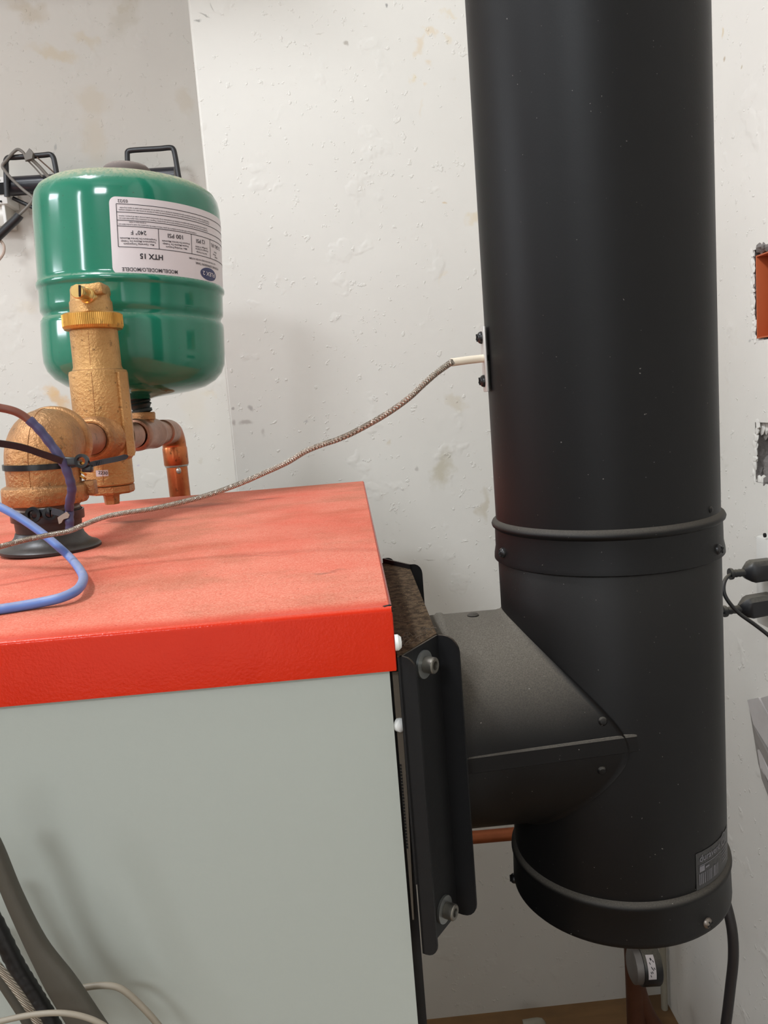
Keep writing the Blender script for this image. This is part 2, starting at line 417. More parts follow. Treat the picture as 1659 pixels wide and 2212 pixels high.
def b_box(bm, c, s, bev=0, rot=None, seg=2):
    g = bmesh.ops.create_cube(bm, size=1)['verts']
    for v in g: v.co = Vector((v.co.x*s[0], v.co.y*s[1], v.co.z*s[2]))
    if bev:
        es = list({e for v in g for e in v.link_edges})
        g = list({v for f in bmesh.ops.bevel(bm, geom=es, offset=bev, segments=seg, affect='EDGES', profile=.5)['faces'] for v in f.verts} | {v for v in g if v.is_valid})
    for v in g:
        p = v.co
        if rot: p = rot @ p
        v.co = p + Vector(c)
    return bm
def box(name, c, s, mat, parent=None, bev=0, rot=None, sharp=38):
    return new_obj(name, b_box(bmesh.new(), c, s, bev, rot), mat, parent, sharp)
def b_prism(bm, poly, vec):
    """extrude a polygon of 3-D points along vec"""
    a = [bm.verts.new(Vector(p)) for p in poly]; b = [bm.verts.new(Vector(p)+Vector(vec)) for p in poly]
    n = len(a); bm.faces.new(a[::-1]); bm.faces.new(b)
    for i in range(n): bm.faces.new((a[i], a[(i+1) % n], b[(i+1) % n], b[i]))
    return bm
def prism(name, poly, vec, mat, parent=None, bev=0):
    bm = b_prism(bmesh.new(), poly, vec)
    if bev: bmesh.ops.bevel(bm, geom=list(bm.edges), offset=bev, segments=2, affect='EDGES')
    return new_obj(name, bm, mat, parent)
def quads(name, qs, mat, parent=None):
    bm = bmesh.new()
    for q in qs: bm.faces.new([bm.verts.new(Vector(p)) for p in q])
    return new_obj(name, bm, mat, parent, smooth=False)
def rough_chunk(bm, c, s, seed):
    rnd = random.Random(seed)
    g = bmesh.ops.create_icosphere(bm, subdivisions=2, radius=1)['verts']
    k = [rnd.uniform(.7, 1.15) for _ in g]
    for v, q in zip(g, k):
        v.co = Vector((v.co.x*s[0], v.co.y*s[1], v.co.z*s[2]))*q + Vector(c)
def screw_head(parent, P, N, r, mat='black_screw', name='screw', spin=.4):
    """domed cross-head screw with its recess"""
    bm = bmesh.new(); x, y, d = frame(N)
    b_lathe(bm, P, N, [(0, -r*.3), (r, -r*.3), (r, r*.12), (r*.86, r*.42), (r*.55, r*.66), (r*.22, r*.76), (0, r*.78)], 20)
    o = new_obj(name, bm, mat, parent)
    b2 = bmesh.new()
    R3 = Matrix((x, y, d)).transposed()
    for k in (0, 1):
        rot = R3 @ Matrix.Rotation(spin+k*PI/2, 3, 'Z')
        b_box(b2, Vector(P)+d*r*.66, (r*1.25, r*.22, r*.34), 0, rot)
    new_obj('cross_recess', b2, 'dark_hole', o)
    return o
def cyl_hit(px, py, A, D, R):
    """nearest hit of the view ray with a cylinder: point, outward normal"""
    d = ray(px, py); A = Vector(A); D = Vector(D).normalized()
    dp = d - D*d.dot(D); ap = -A + D*A.dot(D)
    a = dp.dot(dp); b = 2*dp.dot(ap); c = ap.dot(ap)-R*R; q = b*b-4*a*c
    t = (-b-math.sqrt(max(q, 0)))/(2*a); p = d*t
    n = (p-A) - D*(p-A).dot(D); return p, n.normalized()
def text_verts(s, bold=.012):
    cu = bpy.data.curves.new('t', 'FONT'); cu.body = s; cu.size = 1; cu.resolution_u = 2; cu.offset = bold
    ob = bpy.data.objects.new('t', cu); C.objects.link(ob)
    dg = bpy.context.evaluated_depsgraph_get()
    me = bpy.data.meshes.new_from_object(ob.evaluated_get(dg))
    vs = [(v.co.x, v.co.y) for v in me.vertices]; fs = [tuple(p.vertices) for p in me.polygons]
    bpy.data.objects.remove(ob); bpy.data.curves.remove(cu); bpy.data.meshes.remove(me)
    return vs, fs
class Wrap:
    """lays flat print onto a cylinder (A, D, R); u runs along the arc, v along D"""
    def __init__(s, A, D, R, ref=None):
        s.A = Vector(A); s.D = Vector(D).normalized(); s.R = R
        v = -s.A; v = (v-s.D*v.dot(s.D)).normalized()        # faces the room's front
        s.x = v; s.y = s.D.cross(v)
    def uv(s, px, py):
        p, n = cyl_hit(px, py, s.A, s.D, s.R); q = p-s.A
        return math.atan2(q.dot(s.y), q.dot(s.x))*s.R, q.dot(s.D)
    def pt(s, u, v, lift=0):
        a = u/s.R; r = s.R+lift
        return s.A+s.D*v+(s.x*math.cos(a)+s.y*math.sin(a))*r
    def text(s, bm, string, start, end, lift, height=None, bold=1.0):
        vs, fs = text_verts(string, .012*bold)
        if not vs: return
        w = max(v[0] for v in vs)
        d = Vector((end[0]-start[0], end[1]-start[1])); L = d.length; k = L/w
        ky = height/.72 if height else k
        e = d/L; f = Vector((-e.y, e.x))*s.hand
        out = [bm.verts.new(s.pt(*(Vector(start)+e*(x*k)+f*(y*ky)), lift)) for x, y in vs]
        for q in fs:
            try: bm.faces.new([out[i] for i in q])
            except ValueError: pass
    hand = 1
    def strip(s, bm, u0, v0, u1, v1, w, lift):
        n = max(2, int(abs(u1-u0)/s.R/.08)+1); d = Vector((u1-u0, v1-v0)).normalized(); f = Vector((-d.y, d.x))*w/2
        prev = None
        for i in range(n+1):
            c = Vector((u0+(u1-u0)*i/n, v0+(v1-v0)*i/n)); a = bm.verts.new(s.pt(*(c+f), lift)); b = bm.verts.new(s.pt(*(c-f), lift))
            if prev: bm.faces.new((prev[0], a, b, prev[1]))
            prev = (a, b)

# ------------------------------------------------------------------ the room
def slab(name, x0, x1, y0, y1, z0, z1, mat):
    return struct(box(name, ((x0+x1)/2, (y0+y1)/2, (z0+z1)/2), (x1-x0, y1-y0, z1-z0), mat))
XE = -.2215                                      # outer corner between the two back wall parts
struct(box('floor', ((XR-2.4)/2+.05, -.1, ZF-.05), (3.2, 4.2, .1), 'floor'))
struct(box('ceiling', ((XR-2.4)/2+.05, -.1, ZC+.05), (3.2, 4.2, .1), 'ceiling'))
eL, eT = PY(510, 1050, YB), PY(405, 0, YB)
k = (eT.x-eL.x)/(eT.z-eL.z); xe = lambda z: eL.x+k*(z-eL.z)
bm = bmesh.new()
b_prism(bm, [(xe(ZF), YB, ZF), (XR+.1, YB, ZF), (XR+.1, YB, ZC), (xe(ZC), YB, ZC)], (0, .25, 0))
es = [e for e in bm.edges if all(abs(v.co.y-YB) < 1e-5 for v in e.verts) and all(v.co.x < 0 for v in e.verts)]
bmesh.ops.bevel(bm, geom=es, offset=.004, segments=3, affect='EDGES')
struct(new_obj('wall_back', bm, 'wall_back', smooth=False))
struct(box('wall_left', (-1.1, YL+.075, (ZF+ZC)/2), (2.6, .15, ZC-ZF), 'wall_left'))
struct(box('shade_soffit_1', (-1.32, (1.2+YL)/2+.02, (.965+ZC)/2), (2.14, YL-1.2+.04, ZC-.965), 'plain_wall'))  # unseen soffit, added to shade the top of the recessed left wall
struct(box('wall_far_left', (-2.4, -.3, (ZF+ZC)/2), (.1, 3.8, ZC-ZF), 'plain_wall'))
struct(box('wall_front', (-.9, -2.15, (ZF+ZC)/2), (3.1, .1, ZC-ZF), 'plain_wall'))

# right wall: one sheet with two broken openings
def pyz(x, y): p = PX(x, y, XR); return p.y, p.z
h1 = (pyz(1627, 541), pyz(1630, 737))            # round the orange box
h2 = (pyz(1631, 912), pyz(1632, 1041))           # broken patch
yy = sorted({-2.2, .90, h1[0][0], h2[0][0], YB+.05}); zz = sorted({ZF, h2[1][1], h2[0][1], h1[1][1], h1[0][1], ZC}); T = .12
holes = ((.90, h1[0][0], h1[1][1], h1[0][1]), (.90, h2[0][0], h2[1][1], h2[0][1]))
bm = bmesh.new()
def inhole(y, z): return any(a < y < b and c < z < d for a, b, c, d in holes)
for y0, y1 in zip(yy, yy[1:]):
    for z0, z1 in zip(zz, zz[1:]):
        if not inhole((y0+y1)/2, (z0+z1)/2):
            bm.faces.new([bm.verts.new((XR, a, b)) for a, b in ((y0, z0), (y1, z0), (y1, z1), (y0, z1))])
for a, b, c, d in holes:
    X2 = XR+.075
    for q in (((XR, b, c), (X2, b, c), (X2, b, d), (XR, b, d)), ((XR, a, c), (X2, a, c), (X2, a, d), (XR, a, d)),
              ((XR, a, c), (X2, a, c), (X2, b, c), (XR, b, c)), ((XR, a, d), (X2, a, d), (X2, b, d), (XR, b, d)),
              ((X2, a, c), (X2, b, c), (X2, b, d), (X2, a, d))):
        bm.faces.new([bm.verts.new(p) for p in q]).material_index = 1
bmesh.ops.remove_doubles(bm, verts=bm.verts, dist=1e-5)
wr = struct(new_obj('wall_right', bm, ['wall_right', 'mortar'], smooth=False))
# loose mortar round and inside the openings
def chunk(px, py, X, ry, rz, mat, seed):
    p = PX(px, py, X); bm = bmesh.new(); rough_chunk(bm, p, (min(.006, ry) if mat == 'mortar' else .0022, ry, rz), seed)
    new_obj('mortar_chunk', bm, mat, wr, sharp=20)
ML, MG = 'wall_right', 'mortar'
rnd = random.Random(12)
for i in range(17):                              # frayed plaster lip left of the orange box
    f = i/16; x = 1626+4*f+rnd.uniform(-2.5, 1.5); y = 546+188*f
    chunk(x, y, XR+.001, rnd.uniform(.003, .0075), rnd.uniform(.004, .013), ML, 20+i)
for i, (px, py) in enumerate(((1630, 566), (1632, 598), (1633, 622), (1634, 655), (1635, 690), (1637, 712))):
    chunk(px, py, XR+.012, .006, .016, MG, 50+i)
for i, (px, py) in enumerate(((1636, 737), (1644, 740), (1653, 741), (1662, 738))): chunk(px, py, XR+.002, .010, .005, ML, 60+i)
for i, (px, py) in enumerate(((1646, 534), (1655, 530), (1664, 533))): chunk(px, py, XR+.004, .011, .009, MG, 70+i)
for i in range(9):                              # lip of the broken patch
    f = i/8; x = 1634+(4 if f < .25 else 0)-3*f+rnd.uniform(-2, 2); y = 915+122*f
    chunk(x, y, XR+.001, rnd.uniform(.003, .008), rnd.uniform(.005, .012), ML, 80+i)
for i, (px, py, d, r, mt) in enumerate(((1644, 922, .006, .011, ML), (1655, 918, .008, .013, ML), (1652, 936, .014, .011, ML), (1642, 958, .026, .016, MG), (1655, 957, .035, .017, MG),
        (1666, 950, .03, .016, MG), (1640, 980, .018, .013, MG), (1650, 982, .03, .014, MG), (1660, 984, .022, .013, ML), (1638, 1002, .010, .010, MG), (1648, 1004, .022, .013, MG), (1658, 1006, .016, .013, MG),
        (1642, 1022, .010, .011, MG), (1652, 1024, .016, .012, MG), (1662, 1026, .012, .013, MG), (1640, 1038, .004, .008, ML), (1650, 1040, .004, .010, ML), (1660, 1040, .004, .010, MG))):
    chunk(px, py, XR+d, r, r, mt, 110+i)

# ------------------------------------------------------------------ boiler
BX, BY0, BY1, HC = .0159, .43, 1.1656, .0373
BL = -1.02                                       # left side, outside the frame
boiler = thing('boiler', 'pale grey boiler casing under an orange-red lid', 'boiler', (-.5, .8, ZF))
bm = b_prism(bmesh.new(), [(BL, BY0+.003, ZF), (BX-.0045, BY0+.003, ZF), (BX-.0045, BY0+.003, ZT-.012), (BL, BY0+.003, ZT-.012)], (0, .02, 0))
new_obj('front_panel', bm, 'panel', boiler)
new_obj('side_panel', b_box(bmesh.new(), (BX-.009, (BY0+BY1)/2+.012, (ZF+ZT)/2-.008), (.008, BY1-BY0-.032, ZT-ZF-.02)), 'black_steel', boiler)
new_obj('rear_panel', b_box(bmesh.new(), ((BL+BX)/2, BY1-.012, (ZF+ZT)/2-.008), (BX-BL-.03, .008, ZT-ZF-.02)), 'panel', boiler)
# lid: folded sheet with turned-down skirts
bm = bmesh.new()
x0, x1, y0, y1 = BL-.003, BX, BY0, BY1; r = .0028
prof = [(0, ZT-HC), (0, ZT-r)] + [(r-r*math.cos(a), ZT-r+r*math.sin(a)) for a in (PI/8, PI/4, 3*PI/8)] + [(r, ZT)]
n = len(prof)
A = [bm.verts.new((x0, y0+p, z)) for p, z in prof]; B = [bm.verts.new((x1-(.0006 if p < r else 0), y0+p, z)) for p, z in prof]
for i in range(n-1): bm.faces.new((A[i], B[i], B[i+1], A[i+1]))
c = [bm.verts.new(q) for q in ((x1-.002, y0+r, ZT), (x1-.002, y1, ZT), (x0, y1, ZT))]
bm.faces.new((A[-1], B[-1], c[0], c[1], c[2]))
q = [bm.verts.new(p) for p in ((x1, y0+.0045, ZT-.0016), (x1, y1, ZT-.0016), (x1, y1, ZT-HC), (x1, y0+.0035, ZT-HC))]
c0 = bm.verts.new((x1-.002, y0+.0045, ZT))
bm.faces.new((c0, c[1], q[1], q[0])); bm.faces.new(q)
bk = [bm.verts.new(p) for p in ((x1, y1, ZT-HC), (x0, y1, ZT-HC))]
bm.faces.new((c[1], c[2], bk[1], bk[0]))
lid = new_obj('lid', bm, 'orange', boiler, sharp=60)
part(lid, 'orange-red enamelled lid, dusty on top')
new_obj('corner_fold', b_box(bmesh.new(), (x1-.0009, y0+.0022, ZT-HC/2-.0016), (.0016, .003, HC-.0036), .0005), 'orange', lid)
new_obj('corner_gap', b_box(bmesh.new(), (x1-.0028, y0+.0042, ZT-.0006), (.0048, .0022, .0016), 0, Matrix.Rotation(.5, 3, 'Z')), 'dark_hole', lid)
p = PX(857, 1388, BX+.0008)
part(lathe('screw', p, (1, 0, 0), [(0, -.001), (.0046, -.001), (.0046, .0008), (.003, .0026), (0, .003)], 'white_paint', boiler, 20), 'white-painted screw')
# brown edge strip of the side casing and its screw, dark slots
zt, zb = -.155, ZF+.02
zm = PY(905, 2000, BY0).z
new_obj('side_frame', b_box(bmesh.new(), (.0143, BY0+.016, (zt+zb)/2), (.0058, .012, zt-zb)), 'black_steel', boiler)
new_obj('edge_strip', b_prism(bmesh.new(), [(.0130, BY0+.006, zt), (.0166, BY0+.006, zt), (.0162, BY0+.006, (zt+zm)/2), (.0142, BY0+.006, zm), (.0132, BY0+.006, zm)], (0, .004, 0)), 'edge_brown', boiler)
p = PY(866, 1566, BY0+.0055)
part(lathe('screw', p, (.7, -.7, 0), [(0, -.002), (.0042, -.002), (.0042, .0006), (.0026, .002), (0, .0024)], 'white_paint', boiler, 20), 'white-painted screw')
bm = bmesh.new()
for i in range(26):
    p = PY(869+i*1.15, 1650+i*7, BY0+.0075); b_box(bm, (.0135, BY0+.006, p.z), (.0010, .0014, .0011))
ps = new_obj('perforation', bm, 'dark_hole', boiler); ps['kind'] = 'stuff'

# ------------------------------------------------------------------ smoke box on the right-hand side
zs = -.1435
A_, B_, C_, D_ = (PZ(x, y, zs) for x, y in ((862, 1416), (943, 1368), (887, 1230), (827, 1216)))
zb_ = PY(960, 2030, .445).z
smoke = thing('smoke_box', 'black chamfered smoke box bolted to the boiler side, brown dust on top', 'flue box', ((BX+.03), .56, zb_))
poly = [Vector((BX+.0005, A_.y, zs)), A_, B_, C_, D_, Vector((BX+.0005, D_.y, zs))]
for p in poly: p.z = zs
new_obj('box_body', b_prism(bmesh.new(), [Vector((p.x, p.y, zs-.0012)) for p in poly], (0, 0, zb_-zs+.05)), 'black_steel', smoke)
part(new_obj('dusty_top', b_prism(bmesh.new(), [Vector((p.x, p.y, zs)) for p in poly], (0, 0, -.0014)), 'soot', smoke), 'top sheet under thick brown dust and fluff')
def bracket(P, Q, parent, ztop, zbot, lipw, flip):
    """upright channel on a chamfer from P to Q: a face and two lips that stand out from it"""
    e = (Q-P); e.z = 0; L = e.length; e.normalize(); nn = Vector((e.y, -e.x, 0))*flip
    H = ztop-zbot; th = .0015
    def lip(c, name, w, rr):
        # outline in (outwards, height) with rounded outer corners
        pl = [(0, 0)]
        for a in range(5): pl.append((w-rr+rr*math.sin(a*PI/8), -rr*0+(rr-rr*math.cos(a*PI/8))*-1))
        pl = [(0, 0)] + [(w-rr+rr*math.sin(a*PI/10), -rr+rr*math.cos(a*PI/10)) for a in range(6)]
        pl += [(w-rr+rr*math.cos(a*PI/10), -H+rr-rr*math.sin(a*PI/10)) for a in range(6)] + [(0, -H)]
        new_obj(name, b_prism(bmesh.new(), [c+nn*o+Vector((0, 0, ztop-c.z+h)) for o, h in pl], e*th), 'black_steel', ch)
    ch = new_obj('channel_face', b_prism(bmesh.new(), [P+Vector((0, 0, ztop-P.z)), Q+Vector((0, 0, ztop-Q.z)), Q+Vector((0, 0, zbot-Q.z)), P+Vector((0, 0, zbot-P.z))], nn*th), 'black_steel', parent)
    lip(P.copy(), 'lip', lipw[0], .008); lip(Q-e*th, 'lip', lipw[1], .010)
    return ch, nn, e
zbr = PY(935, 2070, .425).z
A2 = A_.copy(); B2 = B_.copy()
ch, nn, ee = bracket(A2, B2, smoke, zs-.0005, zbr, (.0105, .0155), 1)
bracket(D_.copy(), C_.copy(), smoke, zs+.004, zbr, (.012, .012), -1)
def bolt(px, py, lab):
    # on the channel face plane
    d = ray(px, py); t = (A2-Vector((0, 0, 0))).dot(nn)/d.dot(nn); P = d*t + nn*.0016
    b = bpy.data.objects.new('bolt', None); C.objects.link(b); b.location = P; attach(b, smoke)
    lathe('washer', P, nn, [(0, 0), (.0085, 0), (.0085, .0016), (.004, .0018), (0, .0018)], 'washer', b, 28)
    lathe('cap_head', P+nn*.0016, nn, [(0, 0), (.0047, 0), (.0050, .0006), (.0050, .0062), (.0044, .0068), (.0027, .0068), (.0026, .0035), (0, .0034)], 'zinc', b, 20)
bolt(909, 1434, ''); bolt(953, 1962, '')
# fluff and cobweb hanging off the top
bm = bmesh.new(); rnd = random.Random(2)
for i in range(46):
    a = rnd.random(); p = (A_.lerp(B_, a)) + Vector((rnd.uniform(-.012, 0), rnd.uniform(-.001, .012), .001))
    q = p+Vector((rnd.uniform(-.006, .006), rnd.uniform(-.006, .006), rnd.uniform(0, .003)))
    b_sweep(bm, [p, (p+q)/2+Vector((0, 0, rnd.uniform(0, .002))), q], circ(.00016, 3))
fl = new_obj('dust_fluff', bm, 'edge_brown', smoke); fl['kind'] = 'stuff'

# ------------------------------------------------------------------ flue: tee with cap, pipe above
PXc, PYc, PR = .17476, .54117, .076
AX = Vector((PXc, PYc, 0)); ZB = -.1182; ZBOT = -.3714
zc_top = PY(1312, 1152, PYc-.079).z
tee = thing('flue_tee', 'black flue tee whose side branch joins the smoke box', 'flue pipe', (PXc, PYc, ZBOT))
zcap = PY(1345, 1968, PYc-.079).z
lathe('tee_body', AX, (0, 0, 1), [(PR-.002, ZBOT+.004), (PR-.001, ZBOT+.006), (PR-.001, zcap), (PR, zcap+.008), (PR, ZB+.025), (PR-.002, ZB+.028)], 'pipe', tee, 96)
# branch: cylinder along X that ends on a saddle round the body
zc, br = -.2312, .0752
bm = bmesh.new(); n = 96; xs = [.043, .0515, .053, .0545, .056, .058, .08, .11]
prev = None
for k in range(len(xs)+3):
    ring = []
    for i in range(n):
        a = 2*PI*i/n; ca, sa = math.cos(a), math.sin(a); rr = br
        xe_ = PXc-math.sqrt(max(.0768**2-(br*ca)**2, .0001))
        if k < len(xs):
            x = xs[k] if k < 6 else xs[5]+(xe_-xs[5])*(k-5)/3.2
            rr = br+(.0013 if k in (2, 3, 4) else 0)
        else:
            x = xe_-(.0035, .0005, -.001)[k-len(xs)]; rr = br+(0, .0006, .0018)[k-len(xs)]
        ring.append(bm.verts.new((x, PYc+rr*ca, zc+rr*sa)))
    if prev:
        for i in range(n): j = (i+1) % n; bm.faces.new((prev[i], prev[j], ring[j], ring[i]))
    prev = ring
branch = new_obj('branch', bm, 'pipe_dusty', tee, sharp=50)
# folded seam along the branch's front
a = Vector((.047, PYc-br+.0015, zc-.0005)); b = Vector((.1655, PYc-br+.001, zc+.0045))
sec = [(-.0065, .0045), (-.0002, .0058), (.0010, .0056), (.0018, .0042), (.0020, -.0056), (.0008, -.0064), (-.0065, -.0055)]
new_obj('seam_fold', b_prism(bmesh.new(), [a+Vector((0, -p, h)) for p, h in sec], b-a), 'pipe_dusty', branch, sharp=25)
for px, py in ((1302, 1558), (1300, 1664)):
    d = ray(px, py); ap = Vector((0, PYc, zc))
    p, nrm = cyl_hit(px, py, (0, PYc, zc), (1, 0, 0), br)
    lathe('rivet', p, nrm, [(0, -.001), (.0029, -.001), (.0029, .0005), (.002, .0016), (0, .002)], 'pipe', branch, 16)
p = Vector((PX(1022, 1321, .077).x, PYc, zc+br))
lathe('rivet', p, (0, 0, 1), [(0, -.001), (.0042, -.001), (.0042, .0005), (.003, .0014), (0, .0017)], 'pipe', branch, 18)
# cap
CR = .0785
cap = lathe('cap', AX, (0, 0, 1), [(0, ZBOT+.002), (CR-.006, ZBOT+.002), (CR-.002, ZBOT+.0005), (CR-.0002, ZBOT+.0025), (CR, ZBOT+.005), (CR-.0006, zcap-.006), (CR+.0004, zcap-.003), (CR+.0002, zcap-.001), (CR-.0008, zcap+.0006), (PR-.0012, zcap+.002)], 'pipe', tee, 96)
for px, py, mt in ((1110, 1897, 'black_screw'), (1527, 1993, 'bright_screw')):
    p, nrm = cyl_hit(px, py, AX, (0, 0, 1), CR-.0005); screw_head(tee, p, nrm, .0038, mt)
# maker's sticker, smoky film with grey print
W2 = Wrap(AX, (0, 0, 1), PR)
u0, v0 = W2.uv(1502, 1842); u1, v1 = W2.uv(1560, 1890); _, vb = W2.uv(1502, 1922); 
ue = u0+.048
bm = bmesh.new(); W2.strip(bm, u0, (v0+vb)/2-.001, ue, (v0+vb)/2-.001, v0-vb, .0003)
lab = new_obj('sticker', bm, 'duct_label', tee)
bm = bmesh.new(); H_ = v0-vb
W2.text(bm, 'duravent', (u0+.003, v0-H_*.30), (u0+.027, v0-H_*.30), .0005)
W2.strip(bm, u0+.003, v0-H_*.40, u0+.028, v0-H_*.40, .0005, .0005)
W2.strip(bm, u0+.003, v0-H_*.50, u0+.008, v0-H_*.50, .0040, .0005); W2.strip(bm, u0+.009, v0-H_*.51, u0+.013, v0-H_*.51, .0014, .0005)
x = u0+.003; rnd = random.Random(5)
while x < u0+.024:
    w = rnd.choice((.0004, .0006, .0009)); W2.strip(bm, x, v0-H_*.62, x+1e-6, v0-H_*.92, w, .0005); x += w+rnd.choice((.0004, .0007, .001))
for i in range(20):
    a0, a1 = 2*PI*i/20, 2*PI*(i+1)/20; cu, cv = u0+.034, v0-H_*.16; rr = .0042
    W2.strip(bm, cu+rr*math.cos(a0), cv+rr*math.sin(a0), cu+rr*math.cos(a1), cv+rr*math.sin(a1), .0007, .0005)
W2.text(bm, 'UL', (u0+.0317, v0-H_*.2), (u0+.0363, v0-H_*.2), .0005)
for j in range(5): W2.strip(bm, u0+.031, v0-H_*(.42+.09*j), u0+.043-.003*(j % 2), v0-H_*(.42+.09*j), .0006, .0005)
new_obj('sticker_print', bm, 'duct_print', lab, smooth=False)

pipe = thing('stove_pipe', 'tall matt black flue pipe rising above the tee', 'flue pipe', (PXc, PYc, ZB))
lathe('pipe_wall', AX, (0, 0, 1), [(PR, zc_top-.004), (PR, ZC-.002)], 'pipe', pipe, 96)
KR = .0781
lathe('collar', AX, (0, 0, 1), [(PR+.0004, ZB+.0012), (KR-.0008, ZB), (KR+.0004, ZB+.0008), (KR+.0002, ZB+.004), (KR-.0008, ZB+.009), (KR-.001, zc_top-.006), (KR+.0008, zc_top-.0045), (KR+.0012, zc_top-.003), (KR+.0004, zc_top-.0012), (KR-.001, zc_top), (PR-.0002, zc_top+.001)], 'pipe', pipe, 96, sharp=50)
for px, py in ((1087, 1194), (1551, 1187)):
    p, nrm = cyl_hit(px, py, AX, (0, 0, 1), KR-.0005); screw_head(pipe, p, nrm, .0036)
p, nrm = cyl_hit(1535, 1101, AX, (0, 0, 1), PR)
lathe('rivet', p, nrm, [(0, -.0005), (.0022, -.0005), (.0022, .0003), (.0014, .001), (0, .0012)], 'pipe', pipe, 14)

# ------------------------------------------------------------------ thermocouple on the pipe
tp, tn = cyl_hit(1056, 776, AX, (0, 0, 1), PR)
tn = Vector((-.995, .03, 0)).normalized(); tp = Vector((PXc, PYc, tp.z))+tn*PR
thermo = thing('thermocouple', 'flue thermocouple screwed to the black pipe, with braided steel lead', 'sensor', tp)
side = Vector((0, 0, 1)).cross(tn); zT = PY(1050, 706, tp.y).z; zBt = PY(1054, 846, tp.y).z
mid = Vector((tp.x, tp.y, (zT+zBt)/2)); R3 = Matrix((side, tn, Vector((0, 0, 1)))).transposed()
new_obj('mounting_plate', b_box(bmesh.new(), mid+tn*.0022, (.017, .0016, zT-zBt), .0006, R3), 'plate', thermo)
for py in (729, 823):
    z = PY(1045, py, tp.y).z; screw_head(thermo, Vector((tp.x, tp.y, z))+tn*.0034, tn, .0042)
s0 = Vector((tp.x, tp.y, tp.z))+tn*.002; s1 = PY(974, 783, tp.y-.004)
s0 = PY(1046, 774, tp.y-.002)
tube('probe_tip', [PY(1052, 773, tp.y), PY(1040, 775, tp.y-.002)], .0020, 'zinc', thermo, 1, 14)
bm = bmesh.new(); pts = catmull([s0, PY(1010, 778, tp.y-.003), s1], 6)
b_sweep(bm, pts, circ(.0027, 16), scale=[1]*len(pts)); part(new_obj('sleeve', bm, 'cream', thermo), 'cream insulating sleeve')
lead = [(978, 781, .526), (966, 789, .528), (940, 808, .53), (915, 830, .535), (885, 858, .54), (850, 884, .55), (810, 909, .56), (760, 936, .575), (725, 951, .585), (700, 959, .59), (660, 975, .60),
        (620, 999, .61), (570, 1022, .62), (520, 1044, .625), (460, 1066, .63), (400, 1083, .632), (330, 1099, .632), (270, 1108, .63), (225, 1117, .63), (185, 1132, .625), (150, 1147, .62), (110, 1155, .615), (60, 1165, .61), (0, 1181, .60), (-70, 1200, .59), (-330, 1262, .57)]
lp = catmull([PY(*q) for q in lead], 6)
bm = b_sweep(bmesh.new(), lp, circ(.0019, 10))
part(new_obj('braided_lead', bm, 'braid', thermo), 'braided steel lead')
# raised strands of the braid, one joined part
bm = bmesh.new(); rr = .00195
acc = [0.0]
for a, b in zip(lp, lp[1:]): acc.append(acc[-1]+(b-a).length)
fine = []; step = .00055; s = 0; j = 0
while s < acc[-1]:
    while acc[j+1] < s: j += 1
    f = (s-acc[j])/(acc[j+1]-acc[j]); fine.append(lp[j].lerp(lp[j+1], f)); s += step
x = frame(fine[1]-fine[0])[0]; fr = []
for i in range(len(fine)):
    t_ = (fine[min(i+1, len(fine)-1)]-fine[max(i-1, 0)]).normalized(); x = (x-t_*x.dot(t_)).normalized(); fr.append((x.copy(), t_.cross(x)))
for sgn in (1, -1):
    for ph in range(4):
        pts = [fine[i]+(fr[i][0]*math.cos(sgn*i*.78+ph*PI/2)+fr[i][1]*math.sin(sgn*i*.78+ph*PI/2))*rr for i in range(len(fine))]
        b_sweep(bm, pts, circ(.00030, 3), cap=False)
bs = new_obj('braid_strand', bm, 'braid', thermo); bs['kind'] = 'stuff'

# ------------------------------------------------------------------ brass and copper pipework behind the boiler lid
FC = PZ(111, 1188, ZT); Y0_ = FC.y
L0, L1 = PY(88, 959, Y0_), PY(375, 932, 1.28); LD = (L1-L0).normalized()
def LP(Y): return L0+(L1-L0)*((Y-Y0_)/(1.28-Y0_))
def LY(px):                         # the depth at which the run crosses a photo column
    a, b = Y0_, 1.28
    for _ in range(40):
        m = (a+b)/2; q = LP(m)
        if IW/2+F*RT.dot(q)/FW.dot(q) < px: a = m
        else: b = m
    return a
eb = thing('brass_elbow', 'cast brass elbow standing in a black rubber sleeve at the left', 'pipe fitting', PZ(108, 1190, ZT))
E0 = LP(Y0_); s = S(E0)
Rb = 76*s; dn = (FC-E0).normalized()
cen = E0
vb_ = [cen+dn*(128*s), cen+dn*(60*s), cen+dn*(34*s)]
arc = []
rb = 46*s; c0 = cen+dn*rb*.9+LD*rb*.9
for k in range(9):
    a = k*PI/2/8; arc.append(c0 - LD*(rb*.9*math.cos(a)) - dn*(rb*.9*math.sin(a)))
path = [cen+dn*(100*s)]+arc+[cen+LD*(82*s)]
bm = b_sweep(bmesh.new(), catmull(path, 3), circ(Rb, 40))
new_obj('elbow_body', bm, 'brass_worn', eb)
sm = [q + (q-c0).normalized()*(Rb+.0001) for q in arc]
new_obj('casting_seam', b_sweep(bmesh.new(), catmull([sm[0]+dn*(46*s)]+sm, 3), circ(.0006, 6)), 'brass_worn', eb)


lathe('lower_collar', cen+dn*(88*s), dn, [(Rb, -2*s), (86*s, 3*s), (88*s, 8*s), (88*s, 34*s), (84*s, 40*s), (70*s, 40*s)], 'brass_worn', eb, 48)
lathe('upper_collar', cen+LD*(64*s), LD, [(Rb-.001, -3*s), (80*s, 2*s), (82*s, 7*s), (82*s, 25*s), (78*s, 30*s), (40*s, 30*s), (40*s, 28*s)], 'brass_worn', eb, 48)
